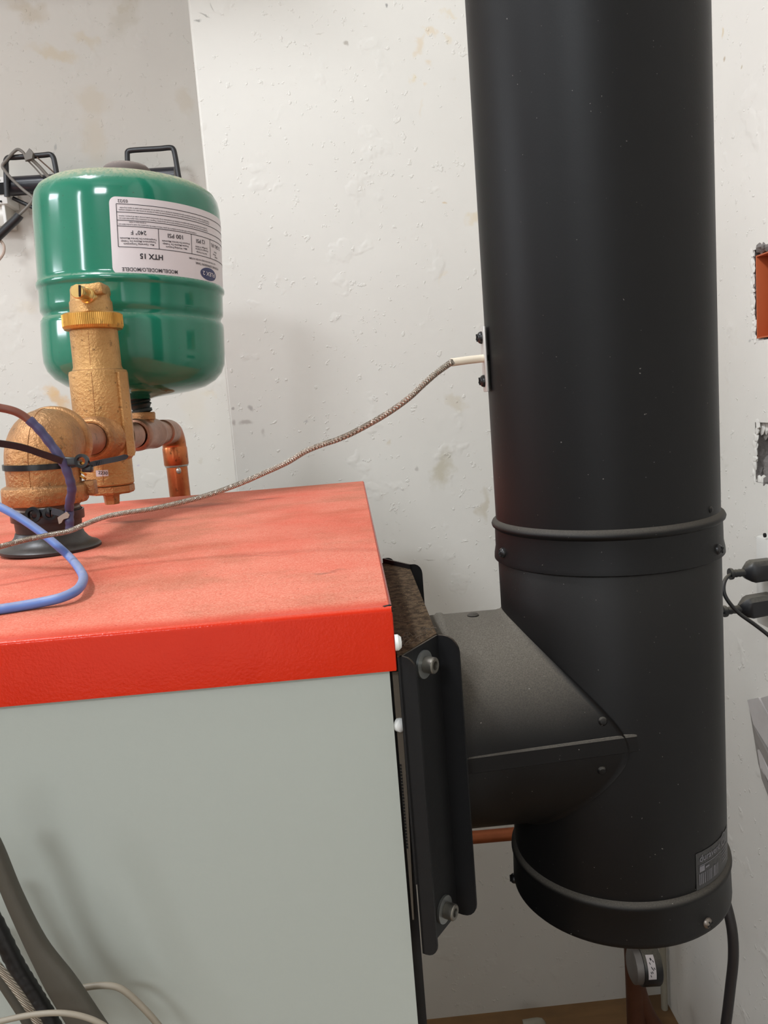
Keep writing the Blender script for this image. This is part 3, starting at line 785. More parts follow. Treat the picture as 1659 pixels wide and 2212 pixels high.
# threaded stub under the elbow
lathe('threaded_stub', cen+dn*(124*s), dn, [(70*s, 0), (68*s, 4*s), (70*s, 8*s), (67*s, 12*s), (69*s, 16*s), (66*s, 24*s), (60*s, 24*s)], 'zinc', eb, 40)
lug = cen+dn*(104*s)+Vector((1, .25, 0)).normalized()*(84*s)
new_obj('bonding_lug', b_box(bmesh.new(), lug+Vector((.003, 0, 0)), (.012, .012, .014), .001), 'brass_worn', eb)
bm = bmesh.new()
for i in range(4): b_lathe(bm, lug+Vector((-.002+.001*i, -.004, .010+.004*i)), Vector((.6, .3, .8)), [(0, 0), (.0045, 0), (.0045, .002), (0, .002)], 8)
new_obj('lug_screw', bm, 'brass_nut', eb)
# rubber sleeve with flared foot
sl = thing('rubber_sleeve', 'black rubber pipe sleeve with flared foot on the orange lid', 'pipe sleeve', PZ(108, 1190, ZT))
fc = FC; ps_ = S(fc)
foot = FC+Vector((0, 0, .0004)); top = cen+dn*(142*s); ax = (top-foot).normalized()
print('lowest', foot, top, ax)
hh = (top-foot).length
lathe('sleeve_wall', foot, ax, [(62*s, .012), (66*s, .015), (68*s, hh*.55), (70*s, hh), (66*s, hh+.0008), (60*s, hh)], 'rubber', sl, 56)
lathe('flared_foot', foot, ax, [(101*ps_, 0.0004), (103*ps_, .0012), (103*ps_, .0035), (98*ps_, .0055), (89*ps_, .0066), (79*ps_, .0098), (72*s, .0145), (69*s, .0185), (60*s, .0185)], 'rubber', sl, 64)
# cable ties: round the elbow, round the sleeve
def tie_ring(c, d, R, w, mat='tie', name='strap', parent=None):
    return lathe(name, c, d, [(R-.0002, -w/2), (R+.0012, -w/2), (R+.0013, 0), (R+.0012, w/2), (R-.0002, w/2)], mat, parent, 56, sharp=30)
def mount_eye(P, N, R, parent):
    """ring-shaped mounting eye of a cable tie"""
    bm = b_lathe(bmesh.new(), P, N, [(R*.55, -.0016), (R, -.0016), (R*1.04, 0), (R, .0018), (R*.60, .0020), (R*.55, .0010), (R*.55, -.0016)], 32)
    return new_obj('mounting_eye', bm, 'tie', parent)
t1 = thing('cable_tie', 'upper black cable tie cinched round the brass elbow', 'cable tie', PY(180, 996, .66))
tc = cen+dn*(46*s)
tie_ring(tc, (dn+Vector((0.0, 0, 0))).normalized(), Rb+.0006, .0052, parent=t1)
pe = PY(177, 996, .655); mount_eye(pe, (-.1, -1, .1), .0059, t1)
new_obj('locking_head', b_box(bmesh.new(), PY(148, 997, .657), (.0155, .005, .0075), .001, Matrix.Rotation(.12, 3, 'Y')), 'tie', t1)
new_obj('head_block', b_box(bmesh.new(), PY(189, 1012, .66), (.0085, .006, .006), .001, Matrix.Rotation(.12, 3, 'Y')), 'tie', t1)
def strap(name, pts, w, th, up, mat, parent):
    return new_obj(name, b_sweep(bmesh.new(), catmull(pts, 6), rect(th, w), up), mat, parent, sharp=50)
tl = catmull([PY(193, 1004, .66), PY(225, 997, .665), PY(255, 991, .67), PY(277, 985, .675)], 5)
bm = b_sweep(bmesh.new(), tl, rect(.0012, .0044), (0.05, 0, 1), scale=[1]*(len(tl)-2)+[.8, .3])
part(new_obj('tail', bm, 'tie_blue', t1, sharp=50), 'dusty cut tail')
bm = bmesh.new()
for i in range(4): b_box(bm, PY(207+i*3.4, 1000.5-i*.8, .661), (.0004, .0016, .0036))
new_obj('tail_ridge', bm, 'tie_blue', t1)
t2 = thing('cable_tie', 'slack black cable tie running off left across the elbow', 'cable tie', PY(60, 970, .64))
strap('strap', [PY(-240, 948, .61), PY(-60, 952, .63), PY(0, 958, .635), PY(50, 967, .64), (PY(95, 982, .648)), PY(135, 996, .652)], .0056, .0013, (0.05, -.3, 1), 'tie', t2)
t3 = thing('cable_tie', 'lower black cable tie with two eyes round the rubber sleeve', 'cable tie', PY(100, 1105, .68))
c3 = foot+ax*(hh*.86)
tie_ring(c3, ax, 70.5*s+.0008, .0085, parent=t3)
mount_eye(PY(72, 1112, .681), (-.1, -1, .1), .0068, t3); mount_eye(PY(107, 1110, .683), (.35, -1, .1), .0058, t3)
new_obj('locking_head', b_box(bmesh.new(), PY(90, 1108, .6835), (.016, .005, .0085), .001), 'tie', t3)
tl = catmull([PY(112, 1104, .681), PY(125, 1107, .679), PY(136, 1111, .678), PY(141, 1111, .678)], 4)
new_obj('tail', b_sweep(bmesh.new(), tl, rect(.0012, .0056), (.3, 0, 1), scale=[1]*(len(tl)-3)+[.9, .7, .4]), 'tie_blue', t3, sharp=50)
tp_ = thing('tape_scrap', 'torn scrap of beige tape stuck to the rubber sleeve', 'tape', PY(135, 1120, .68))
bm = bmesh.new()
outl = [(124, 1118), (133, 1112), (144, 1105), (150, 1112), (147, 1119), (137, 1122), (132, 1130), (127, 1132)]
b_prism(bm, [PY(x, y, .676+.002*math.sin(i)) for i, (x, y) in enumerate(outl)], (0, .0012, 0)); new_obj('tape', bm, 'tape', tp_)

# air separator
YS = LY(227)
def axis_at(px, py, Y): return PY(px, py, Y)
sp0, sp1 = PY(201, 700, YS), PY(238, 1045, YS); sd = (sp0-sp1).normalized(); ss = S(PY(215, 850, YS))
def hgt(y): return ((1045-y)/(1045-700))*(sp0-sp1).length          # height above sp1 for a photo row
sep = thing('air_separator', 'tall cast brass air separator in front of the green tank', 'air separator', sp1)
def pr(*l): return [(r*ss, hgt(y)) for r, y in l]
lathe('separator_body', sp1, sd, pr((0, 1047), (49, 1047), (51, 1044), (51, 992), (53, 989), (58, 984), (60.5, 978), (60.5, 806), (59, 800), (52, 797), (49.5, 790), (49, 712), (40, 712)), 'brass', sep, 56, sharp=28)
lathe('bottom_plug', sp1, sd, pr((0, 1066), (48, 1066), (51, 1062), (51, 1049), (46, 1047)), 'brass_worn', sep, 8, sharp=20, hint=(1, .4, 0))
lathe('drain_stem', sp1, sd, pr((0, 1090), (16, 1090), (18, 1070), (23, 1069), (23, 1064), (0, 1064)), 'brass_worn', sep, 6, sharp=20)
# knurled nut
bm = bmesh.new(); n = 96; x, y, d = frame(sd); prof = pr((50, 714), (59, 712), (62, 706), (62, 682), (58, 679), (44, 678)); prev = None
for r_, h in prof:
    ring = []
    for i in range(n*2):
        q = r_*(1-.016*(i % 2) if r_ > 59.5*ss else 1); a = PI*i/n
        ring.append(bm.verts.new(sp1+d*h+(x*math.cos(a)+y*math.sin(a))*q))
    if prev:
        for i in range(n*2): j = (i+1) % (n*2); bm.faces.new((prev[i], prev[j], ring[j], ring[i]))
    prev = ring
new_obj('knurled_nut', bm, 'brass_nut', sep, sharp=12)
lathe('vent_cap', sp1, sd, pr((46, 680), (44, 676), (43.5, 655), (41, 651), (39.5, 640), (39, 628), (36, 622), (28, 620), (0, 620)), 'brass', sep, 40, sharp=30)
new_obj('vent_block', b_box(bmesh.new(), sp1+sd*hgt(634)+Vector((.006, -.004, 0)), (.030, .034, 26*ss), .004, Matrix.Rotation(-.1, 3, 'Y')), 'brass', sep)
v0_, v1_ = PY(198, 642, YS-.012), PY(166, 629, YS-.047); vd = (v1_-v0_).normalized(); vl = (v1_-v0_).length
vs_ = S(v0_)
vent = lathe('bleed_valve', v0_, vd, [(17*vs_, -.004), (17*vs_, vl*.35), (15*vs_, vl*.37), (13*vs_, vl*.42), (13*vs_, vl*.62), (14.5*vs_, vl*.66), (14.5*vs_, vl*.98), (13*vs_, vl), (0, vl)], 'brass_shiny', sep, 32)
xx, yy_, dd = frame(vd)
new_obj('slot', b_box(bmesh.new(), v1_+dd*(-.0006)+Vector((.0032, 0, 0)), (.0022, .004, .012), 0, Matrix.Rotation(.1, 3, 'Y')), 'dark_hole', vent)
# casting ribs and the flat nameplate strip on the body's right
def ridge(name, px0, py0, px1, py1, Rpx, w, parent, mat, h):
    a, na = cyl_hit(px0, py0, sp1, sd, Rpx*ss); b, nb = cyl_hit(px1, py1, sp1, sd, Rpx*ss)
    pts = [a.lerp(b, i/6) for i in range(7)]
    return new_obj(name, b_sweep(bmesh.new(), pts, rect(w, h), na), mat, parent)
ridge('casting_seam', 190, 716, 196, 795, 49, .0006, sep, 'brass_worn', .0007)
ridge('casting_seam', 197, 804, 206, 905, 60.5, .0006, sep, 'brass_worn', .0007)
ridge('casting_seam', 222, 1003, 223, 1044, 51, .0006, sep, 'brass_worn', .0007)
rdir = (RT*.93+Vector((0, -.37, 0))).normalized()
p0, p1 = sp1+sd*hgt(803), sp1+sd*hgt(982)
bm = b_sweep(bmesh.new(), [p0+rdir*(58*ss), p1+rdir*(58*ss)], rect(.013, .0075), rdir)
rib = new_obj('raised_strip', bm, 'brass', sep)
# boss and socket towards the elbow
bo = LP(YS)
lathe('inlet_boss', bo, -LD, [(57*ss, 28*ss), (54*ss, 46*ss), (48*ss, 58*ss), (45*ss, 66*ss), (45*ss, 84*ss), (42*ss, 88*ss), (34*ss, 88*ss)], 'brass_worn', sep, 44)
lathe('solder_ring', bo, -LD, [(42*ss, 87*ss), (41*ss, 90*ss), (37*ss, 92*ss), (33*ss, 91*ss)], 'brass_worn', sep, 40)
lathe('outlet_boss', bo, LD, [(57*ss, 28*ss), (50*ss, 50*ss), (43*ss, 64*ss), (43*ss, 80*ss), (34*ss, 82*ss)], 'brass_worn', sep, 40)
# stamped date sticker
W3 = Wrap(sp1, sd, 51*ss)
ua, va = W3.uv(207, 1017); ub, vb2 = W3.uv(234, 1022)
bm = bmesh.new(); W3.strip(bm, ua, (va+W3.uv(207, 1029)[1])/2, ub, (va+W3.uv(207, 1029)[1])/2, .0072, .0003); stk = new_obj('date_sticker', bm, 'label', sep)
bm = bmesh.new(); q0, q1 = W3.uv(212.5, 1024), W3.uv(232.5, 1025.5); W3.text(bm, '2230', q0, q1, .0006); new_obj('date_print', bm, 'print', stk, smooth=False)

# copper run: nipple, tee, elbow, riser
cp = thing('copper_pipe', 'soldered copper pipe run dropping behind the boiler lid', 'pipe', PY(385, 1080, 1.28))
rp = .0170
tube('inlet_nipple', [LP(.755), LP(YS-.02)], rp*1.02, 'copper_dull', cp, 1, 28)
tube('outlet_nipple', [LP(YS+.02), LP(1.05)], rp, 'copper_dull', cp, 1, 28)
YT = LY(313)
lathe('tee_fitting', LP(YT), LD, [(rp, -.050), (rp+.003, -.049), (rp+.0048, -.044), (rp+.0048, -.034), (rp+.004, -.03), (rp+.0042, .03), (rp+.0048, .034), (rp+.0048, .042), (rp+.003, .046), (rp, .047)], 'copper_dull', cp, 36)
tb = LP(YT); tsc = S(tb)
lathe('tee_port', tb, (0.03, 0, 1), [(22*tsc, 0), (22*tsc, 29*tsc), (25*tsc, 32*tsc), (25.5*tsc, 44*tsc), (24*tsc, 47*tsc), (14*tsc, 47*tsc)], 'brass_worn', cp, 36)
tube('short_pipe', [LP(YT+.04), LP(1.225)], rp, 'copper_dull', cp, 1, 28)
ce = LP(1.25); low = PY(386, 1090, 1.262); lowd = Vector((0.0, 0, -1))
rad = .024
arc = []
end0 = LP(1.25)
for k in range(9):
    a = k*PI/2/8; arc.append(end0+LD*(rad*math.sin(a))+lowd*(rad-rad*math.cos(a)))
lathe('elbow_socket', LP(1.205), LD, [(rp, -.001), (rp+.0024, 0), (rp+.0024, .04), (rp+.0012, .048)], 'copper_dull', cp, 32)
new_obj('elbow_bend', b_sweep(bmesh.new(), [end0-LD*.006]+arc+[arc[-1]+lowd*.03], circ(rp+.0016, 28)), 'copper', cp)
b0 = arc[-1]
lathe('elbow_skirt', b0, lowd, [(rp+.0014, 0), (rp+.0024, .003), (rp+.0024, .028), (rp+.0016, .030), (rp, .0305)], 'copper', cp, 32)
new_obj('riser', b_sweep(bmesh.new(), [b0+lowd*.02, b0+lowd*.6], circ(rp-.0004, 28)), 'copper', cp)
bm = b_lathe(bmesh.new(), b0+lowd*.030, lowd, [(rp+.0018, -.001), (rp+.0016, .001), (rp+.0004, .0025), (rp-.001, .003)], 32)
dr = b0+lowd*.038+Vector((.006, -rp, 0)); g = bmesh.ops.create_icosphere(bm, subdivisions=2, radius=.0042)['verts']
for v in g: v.co = Vector((v.co.x, v.co.y*.6, v.co.z*1.25))+dr
new_obj('solder_bead', bm, 'solder', cp)

# expansion tank
YT2 = YT
ta, tt = PY(299, 850, YT2), PY(274, 357, YT2); td = (tt-ta).normalized(); tss = S(PY(285, 600, YT2)); tl_ = (tt-ta).length
def th_(y): return (850-y)/(850-357)*tl_
def tpr(*l): return [(r*tss, th_(y)) for r, y in l]
tank = thing('expansion_tank', 'dark green expansion tank mounted upside down beside the wall edge', 'tank', ta)
lathe('tank_shell', ta, td, tpr((26, 862), (40, 858), (70, 853), (110, 846), (145, 835), (168, 820), (182, 803), (188.5, 785), (190, 765), (190, 705), (189, 697), (185.5, 692), (184, 687), (185.5, 682), (189, 677), (189.5, 668),
      (189.5, 634), (191, 630), (193.5, 627), (194, 622), (193, 618), (190.5, 615), (190, 608), (190.5, 470), (189.5, 450), (186, 433), (178, 420), (162, 409), (135, 401), (100, 394), (60, 388), (30, 386), (0, 386)), 'green', tank, 96, sharp=60)
lathe('valve_cap', ta, td, tpr((50, 390), (50, 374), (48, 366), (42, 360), (30, 356), (0, 354)), 'tank_cap', tank, 40)
nb = ta+td*th_(862); tgt = LP(YT)+Vector((0, 0, 47*tsc)); nd = (tgt-nb); nl = nd.length; nd.normalize()
lathe('threaded_neck', nb-nd*.004, nd, [(25*tss, 0)]+[((25-(i % 2)*3.5)*tss, .004+.0022*i) for i in range(6)]+[(19*tss, .0185), (22.5*tss, .019), (22.5*tss, nl+.004), (15*tss, nl+.006)], 'green_thread', tank, 24, sharp=25)
# its label, printed the other way up because the tank hangs inverted
WT = Wrap(ta, td, 190.3*tss); WT.hand = 1
zx = lambda x, y: (220+x/6.3808, 410+y/6.38)
def uvz(x, y): return WT.uv(*zx(x, y))
uL, vT = uvz(95, 90); _, vB = uvz(140, 1160); uR = uL+(WT.R*2.6 if uvz(800, 600)[0] > uL else -WT.R*2.6)
sg = 1 if uR > uL else -1
bm = bmesh.new(); prev = None; cr = .008; N = 60
cols = [uL+sg*cr*(1-math.cos(k*PI/16)) for k in range(9)] + [uL+sg*cr+(uR-uL-sg*cr)*k/N for k in range(1, N+1)]
for i, u in enumerate(cols):
    ins = cr*(1-math.sin(min(i, 8)*PI/16)) if i < 9 else 0
    a, b = bm.verts.new(WT.pt(u, vT-ins, .0004)), bm.verts.new(WT.pt(u, vB+ins, .0004))
    if prev: bm.faces.new((prev[0], a, b, prev[1]))
    prev = (a, b)
lbl = part(new_obj('tank_label', bm, 'label', tank), 'white printed label, upside down')
bm = bmesh.new(); LIFT = .0008
def T(sx, sy, ex, ey, s, h=None): WT.text(bm, s, uvz(sx, sy), uvz(ex, ey), LIFT, h)
zpx = tss/6.38
def Tend(ex, ey, s, hz, wk=1.0):
    """text that ends at a visible spot and runs on round the far side; hz is the capital height in crop pixels"""
    e = uvz(ex, ey); vs, fs = text_verts(s); w = max(v[0] for v in vs); k = hz*zpx/.72*wk
    WT.text(bm, s, (e[0]+sg*w*k, e[1]), e, LIFT, hz*zpx)
T(355, 138, 217, 132, '03/22')
T(612, 572, 397, 562, '240° F'); T(1125, 632, 905, 605, '100 PSI', 52*zpx); T(1420, 700, 1297, 678, '12 PSI', 50*zpx)
Tend(1497, 737, '2.1 GAL / 8 L', 46, .9)
T(720, 752, 300, 736, 'Max. Operating Temperature', 22*zpx); T(745, 715, 262, 698, 'Temperatura Maxima De Trabajo', 22*zpx); T(755, 683, 250, 656, 'Température De Service Maximale', 22*zpx)
T(1168, 808, 880, 776, 'Max. Working Pressure', 22*zpx); T(1190, 772, 835, 733, 'Presion Maxima De Trabajo', 22*zpx); T(1205, 738, 825, 694, 'Pression De Service Maximale', 22*zpx)
T(1442, 880, 1298, 846, 'Set Pre-Charge', 20*zpx); T(1458, 843, 1285, 803, 'Precarga De Fabrica', 20*zpx); T(1450, 806, 1285, 772, 'Gonflage D’Usine', 20*zpx)
Tend(1550, 922, 'Volume', 20); Tend(1525, 880, 'Volumen', 20); Tend(1540, 850, 'Volume', 20)
WT.text(bm, 'HTX 15', uvz(842, 905), uvz(522, 880), LIFT, None, 2.6); T(1042, 1113, 278, 1070, 'MODEL/MODELO/MODELE', 46*zpx)
Tend(1285, 992, 'HYDRONIC EXPANSION TANK', 30, .95); Tend(1197, 927, 'NOT FOR USE IN POTABLE WATER SYSTEMS', 21, .95)
para = ['Veuillez installer une soupape de surete dans le systeme et suivre les instructions du manuel. Le non-respect de ces instructions peut causer la rupture du produit',
        'des blessures graves ou la mort. Consulter un entrepreneur agree si vous avez des questions avant de mettre ce reservoir en service dans une installation existante',
        'Una valvula de alivio de presion adecuada debe instalarse en el sistema. El incumplimiento de las instrucciones puede provocar la falla del producto y lesiones',
        'de gravedad o la muerte. Lea y siga todas las instrucciones de instalacion antes de usar este producto. Pregunte a su contratista si tiene alguna duda sobre esto',
        'in serious injury or death.', 'A suitable pressure relief valve must be installed in the system. Failure to follow the instructions may result in product failure and']
for (ex, ey), s in zip(((245, 238), (232, 268), (233, 352), (233, 384), (372, 438), (233, 466)), para): Tend(ex, ey, s, 17, .82)
# ruled frame
ln = lambda x0, y0, n_=None: uvz(x0, y0)
ue2 = uR-sg*.01; lw = .0007
for x_, y_ in ((197, 192), (205, 305), (212, 418), (215, 498), (228, 785)):
    u, v = uvz(x_, y_); WT.strip(bm, u, v, ue2, v, lw, LIFT)
u, va_ = uvz(197, 192); u2, vb3 = uvz(228, 785); WT.strip(bm, (u+u2)/2, va_, (u+u2)/2+1e-7, vb3, lw, LIFT)
_, vm = uvz(215, 498)
for x_, y_ in ((782, 670), (1232, 740), (1487, 810)):
    u, v = uvz(x_, y_); WT.strip(bm, u, vm, u+1e-7, vb3, lw, LIFT)
new_obj('label_print', bm, 'print', lbl, smooth=False)
bm = bmesh.new(); uc, vc = uvz(1450, 1160); ru, rv = abs(uvz(1562, 1180)[0]-uvz(1355, 1140)[0])/2, 82*zpx
uc = (uvz(1562, 1180)[0]+uvz(1355, 1140)[0])/2
prev = []
cv = [[bm.verts.new(WT.pt(uc+ru*f*math.cos(2*PI*i/40), vc+rv*f*math.sin(2*PI*i/40), .0007)) for i in range(40)] for f in (.02, .5, 1)]
for a, b in zip(cv, cv[1:]):
    for i in range(40): bm.faces.new((a[i], a[(i+1) % 40], b[(i+1) % 40], b[i]))
bm.faces.new(cv[0]); new_obj('logo_oval', bm, 'navy', lbl, smooth=False)
bm = bmesh.new(); hh_ = rv*.62
vs, fs = text_verts('FLEX 2'); WT.text(bm, 'FLEX 2', (uc+sg*ru*.78, vc+hh_*.5), (uc-sg*ru*.78, vc+hh_*.5), .0011, hh_); new_obj('logo_lettering', bm, 'label', lbl, smooth=False)

# ------------------------------------------------------------------ cables over the lid
rz = ZT+.0034
bl = [PY(-320, 1010, .70), PY(-60, 1068, .66), PY(0, 1095, .65), PY(45, 1120, .645), PY(90, 1151, .64), PY(125, 1180, .635), PZ(152, 1205, ZT+.010), PZ(172, 1230, ZT+.008), PZ(180, 1250, ZT+.0075), PZ(168, 1273, ZT+.007), PZ(135, 1290, ZT+.0055), PZ(90, 1301, rz+.0006), PZ(40, 1310, rz), PZ(0, 1316, rz), PZ(-70, 1324, rz), PZ(-340, 1330, rz)]
tag(tube('blue_cable', bl, .0033, 'blue', sub=8, n=16), 'pale blue cable looping across the orange lid', 'cable')
vt = thing('probe_wire', 'dark wire in red-brown and violet sleeves draped over the brass elbow', 'cable', PY(150, 1030, .66))
tube('red_sleeve', [PY(-330, 930, .60), PY(-60, 872, .64), PY(0, 881, .645), PY(30, 888, .647), PY(50, 898, .649), PY(64, 909, .65)], .0033, 'redbrown', vt, 8, 14)
p_ = catmull([PY(62, 906, .65), PY(85, 928, .652), PY(108, 957, .654), PY(130, 988, .655), PY(142, 1010, .657), PY(152, 1040, .66), PY(155, 1060, .664), PY(150, 1088, .675), PY(150, 1103, .683), PY(150, 1125, .679), PY(151, 1144, .679)], 6)
new_obj('violet_sleeve', b_sweep(bmesh.new(), p_, circ(.0037, 14), scale=[1+.07*math.sin(i*1.3) for i in range(len(p_))]), 'violet', vt)

# ------------------------------------------------------------------ rack on the left wall
YR = YL-.05
rack = thing('wall_rack', 'black tube rack with wire hoops on the wall behind the tank', 'rack', PY(200, 395, YL))
tube('crossbar', [PY(18, 403, YR), PY(380, 381, YR)], 19.5*S(PY(60, 400, YR)), 'black_tube', rack, 1, 24)
def rodh(pts): return tube('hoop', [PY(x, y, YR-.024) for x, y in pts], 5.6*S(PY(60, 350, YR)), 'black_rod', rack, 4, 12)
rodh([(15, 425), (14, 400), (13, 360), (13, 348), (18, 341), (30, 340), (60, 338), (95, 335), (108, 334), (115, 340), (119, 356), (124, 385), (126, 400)])
rodh([(278, 400), (276, 360), (275, 336), (276, 328), (284, 325), (310, 323), (345, 321), (366, 319), (374, 322), (378, 335), (384, 370), (388, 392)])
tube('brace', [PY(28, 428, YR+.01), PY(100, 462, YR+.01)], .004, 'black_rod', rack, 1, 10)
new_obj('wall_bracket', b_box(bmesh.new(), PY(200, 392, YL-.018), (.05, .036, .03), .002), 'black_rod', rack)
cord = thing('extension_lead', 'grey lead hung on the rack, ending in a black connector', 'cord', PY(40, 400, YR))
Yc = YR-.034
tube('lead', [PY(58, 348, Yc), PY(52, 332, Yc), PY(40, 323, Yc), (PY(30, 328, Yc)), PY(14, 346, Yc), PY(5, 358, Yc), PY(10, 368, Yc), PY(25, 386, Yc), PY(48, 408, Yc), PY(69, 425, Yc), PY(70, 432, Yc), PY(60, 446, Yc), PY(40, 466, Yc)], .0029, 'grey_cord', cord, 6, 10)
tube('lead', [PY(57, 344, Yc+.005), PY(75, 362, Yc+.01), PY(92, 382, Yc+.014)], .0016, 'grey_cord', cord, 4, 8)
tube('lead', [PY(66, 342, Yc+.005), PY(85, 360, Yc+.01), PY(106, 384, Yc+.014)], .0036, 'grey_cord', cord, 4, 8)
tube('lead', [PY(80, 340, Yc+.005), PY(98, 356, Yc+.01), PY(118, 374, Yc+.014)], .0014, 'brown_cord', cord, 4, 8)
new_obj('cord_clip', b_prism(bmesh.new(), [PY(x, y, Yc-.004) for x, y in ((52, 336), (63, 320), (71, 330), (69, 342), (56, 346))], (0, .012, 0)), 'grey_cord', cord)
part(tube('connector', [PY(42, 464, Yc-.004), PY(34, 474, Yc-.004), PY(-14, 520, Yc-.004)], .0085, 'black_plastic', cord, 3, 16), 'black in-line connector')
tube('lead', [PY(-4, 514, Yc), PY(8, 530, Yc), PY(7, 548, Yc), PY(-6, 566, Yc)], .0028, 'pink_cord', cord, 6, 8)
so = thing('outlet_cover', 'white outlet cover with dark openings at the left edge', 'outlet', PY(0, 412, YL))
p0, p1 = PY(-40, 384, YL-.06), PY(17, 440, YL-.06)
c_ = (p0+p1)/2; plate = new_obj('cover_plate', b_box(bmesh.new(), (c_.x, YL-.03, c_.z), (p1.x-p0.x, .06, p0.z-p1.z), .003), 'white_plastic', so)
q_ = PY(-6, 408, YL-.061); new_obj('socket_opening', b_box(bmesh.new(), q_, (.030, .004, .022)), 'dark_hole', so)
for x_, y_ in ((2, 435), (-2, 389)):
    lathe('screw', PY(x_, y_, YL-.061), (0, -1, 0), [(0, 0), (.0022, 0), (.0016, .0012), (0, .0014)], 'dark_hole', so, 12)
p0, p1 = PY(-40, 441, YL-.05), PY(18, 488, YL-.05); c_ = (p0+p1)/2
fr_ = new_obj('lower_box', b_box(bmesh.new(), (c_.x, YL-.025, c_.z), (p1.x-p0.x, .05, p0.z-p1.z), .004), 'clear_plastic', so)
new_obj('lower_rim', b_box(bmesh.new(), (p1.x-.003, YL-.052, c_.z), (.006, .006, p0.z-p1.z), .001), 'white_plastic', so)

# ------------------------------------------------------------------ right wall: orange box, outlet, plugs, vent
pa, pb = PX(1634, 553, XR), PX(1641, 731, XR)
ob = thing('electrical_box', 'orange electrical box set in a ragged hole in the right wall', 'electrical box', (XR+.02, pa.y-.04, (pa.z+pb.z)/2))
ya, za, zb2 = pa.y-.002, pa.z, pb.z; yb = ya-.075; wth = .002; dpt = .05
def obx(n_, c, s_): return new_obj(n_, b_box(bmesh.new(), c, s_, .0003), 'orange_plastic', ob)
obx('box_side', (XR+dpt/2-.002, ya-wth/2, (za+zb2)/2), (dpt, wth, za-zb2)); obx('box_side', (XR+dpt/2-.002, yb+wth/2, (za+zb2)/2), (dpt, wth, za-zb2))
obx('box_top', (XR+dpt/2-.002, (ya+yb)/2, za-wth/2), (dpt, ya-yb-.004, wth)); obx('box_bottom', (XR+dpt/2-.002, (ya+yb)/2, zb2+wth/2), (dpt, ya-yb-.004, wth))
obx('box_back', (XR+dpt-.003, (ya+yb)/2, (za+zb2)/2), (wth, ya-yb-.004, za-zb2-.004))
XO = .536
ow = thing('outlet_box', 'white outlet box on the right wall holding two black plugs', 'outlet', (XR, 1.0, PX(1650, 1240, .55).z))
p0, p1 = PX(1630, 1156, XO), PX(1632, 1345, XO)
new_obj('outlet_housing', b_box(bmesh.new(), ((XO+XR)/2, p0.y-.045, (p0.z+p1.z)/2), (XR-XO-.0005, .09, p0.z-p1.z), .004), 'white_plastic', ow)
lathe('cover_screw', PX(1652, 1153, XO-.001)+Vector((0, 0, -.002)), (-1, 0, 0), [(0, -.001), (.003, -.001), (.003, .001), (0, .0015)], 'dark_hole', ow, 12)
def plug(px, py, px2, py2, lab, wire, extra):
    Yp = .985
    tip, back = PY(px, py, Yp), PY(px2, py2, Yp); back = back+(back-tip)*((XO-.0005-back.x)/(back.x-tip.x))
    ax_ = (back-tip).normalized(); L = (back-tip).length; sc = S(tip)
    t_ = thing('power_plug', lab, 'plug', back)
    up = Vector((0, 0, 1)); sd_ = ax_.cross(up).normalized(); up = sd_.cross(ax_)
    bm = bmesh.new(); prev = None
    for f, hw, hz_, zo in ((.34, 7, 10, 0), (.40, 12, 15, 0), (.47, 17, 20, 1), (.56, 20, 23, 1), (1.0, 21, 22, 2)):
        c = tip+ax_*(L*f)+up*(zo*sc)
        ring = [bm.verts.new(c+sd_*(a*hw*sc)+up*(b*hz_*sc)) for a, b in ((-1, -.7), (-.7, -1), (.7, -1), (1, -.7), (1, .6), (.6, 1), (-.6, 1), (-1, .6))]
        if prev:
            for i in range(8): bm.faces.new((prev[i], prev[(i+1) % 8], ring[(i+1) % 8], ring[i]))
        else: bm.faces.new(ring[::-1])
        prev = ring
    bm.faces.new(prev); new_obj('plug_body', bm, 'black_plastic', t_)
    lathe('strain_relief', tip, ax_, [(0, 0), (12.5*sc, 0), (13*sc, L*.03), (12*sc, L*.07), (8*sc, L*.10), (9*sc, L*.16), (8*sc, L*.19), (9*sc, L*.25), (8*sc, L*.28), (9*sc, L*.34), (9*sc, L*.38)], 'black_plastic', t_, 18)
    tube('cord', wire(Yp), 4.2*sc, 'black_plastic', t_, 8, 10)
plug(1576, 1240, 1659, 1231, 'upper black plug in the white outlet box, its cord looped down', lambda Y: [PY(x, y, Y+d) for x, y, d in ((1588, 1241, 0), (1576, 1243, -.004), (1567, 1252, -.01), (1563, 1268, -.014), (1566, 1286, -.017), (1578, 1305, -.02), (1598, 1326, -.022), (1630, 1349, -.024), (1662, 1374, -.026), (1700, 1410, -.026))], 0)
plug(1562, 1321, 1659, 1305, 'lower black plug in the white outlet box, half behind the pipe', lambda Y: [PY(x, y, Y+d) for x, y, d in ((1575, 1320, 0), (1558, 1324, .0), (1545, 1336, .004), (1540, 1360, .006), (1542, 1400, .008))], 0)
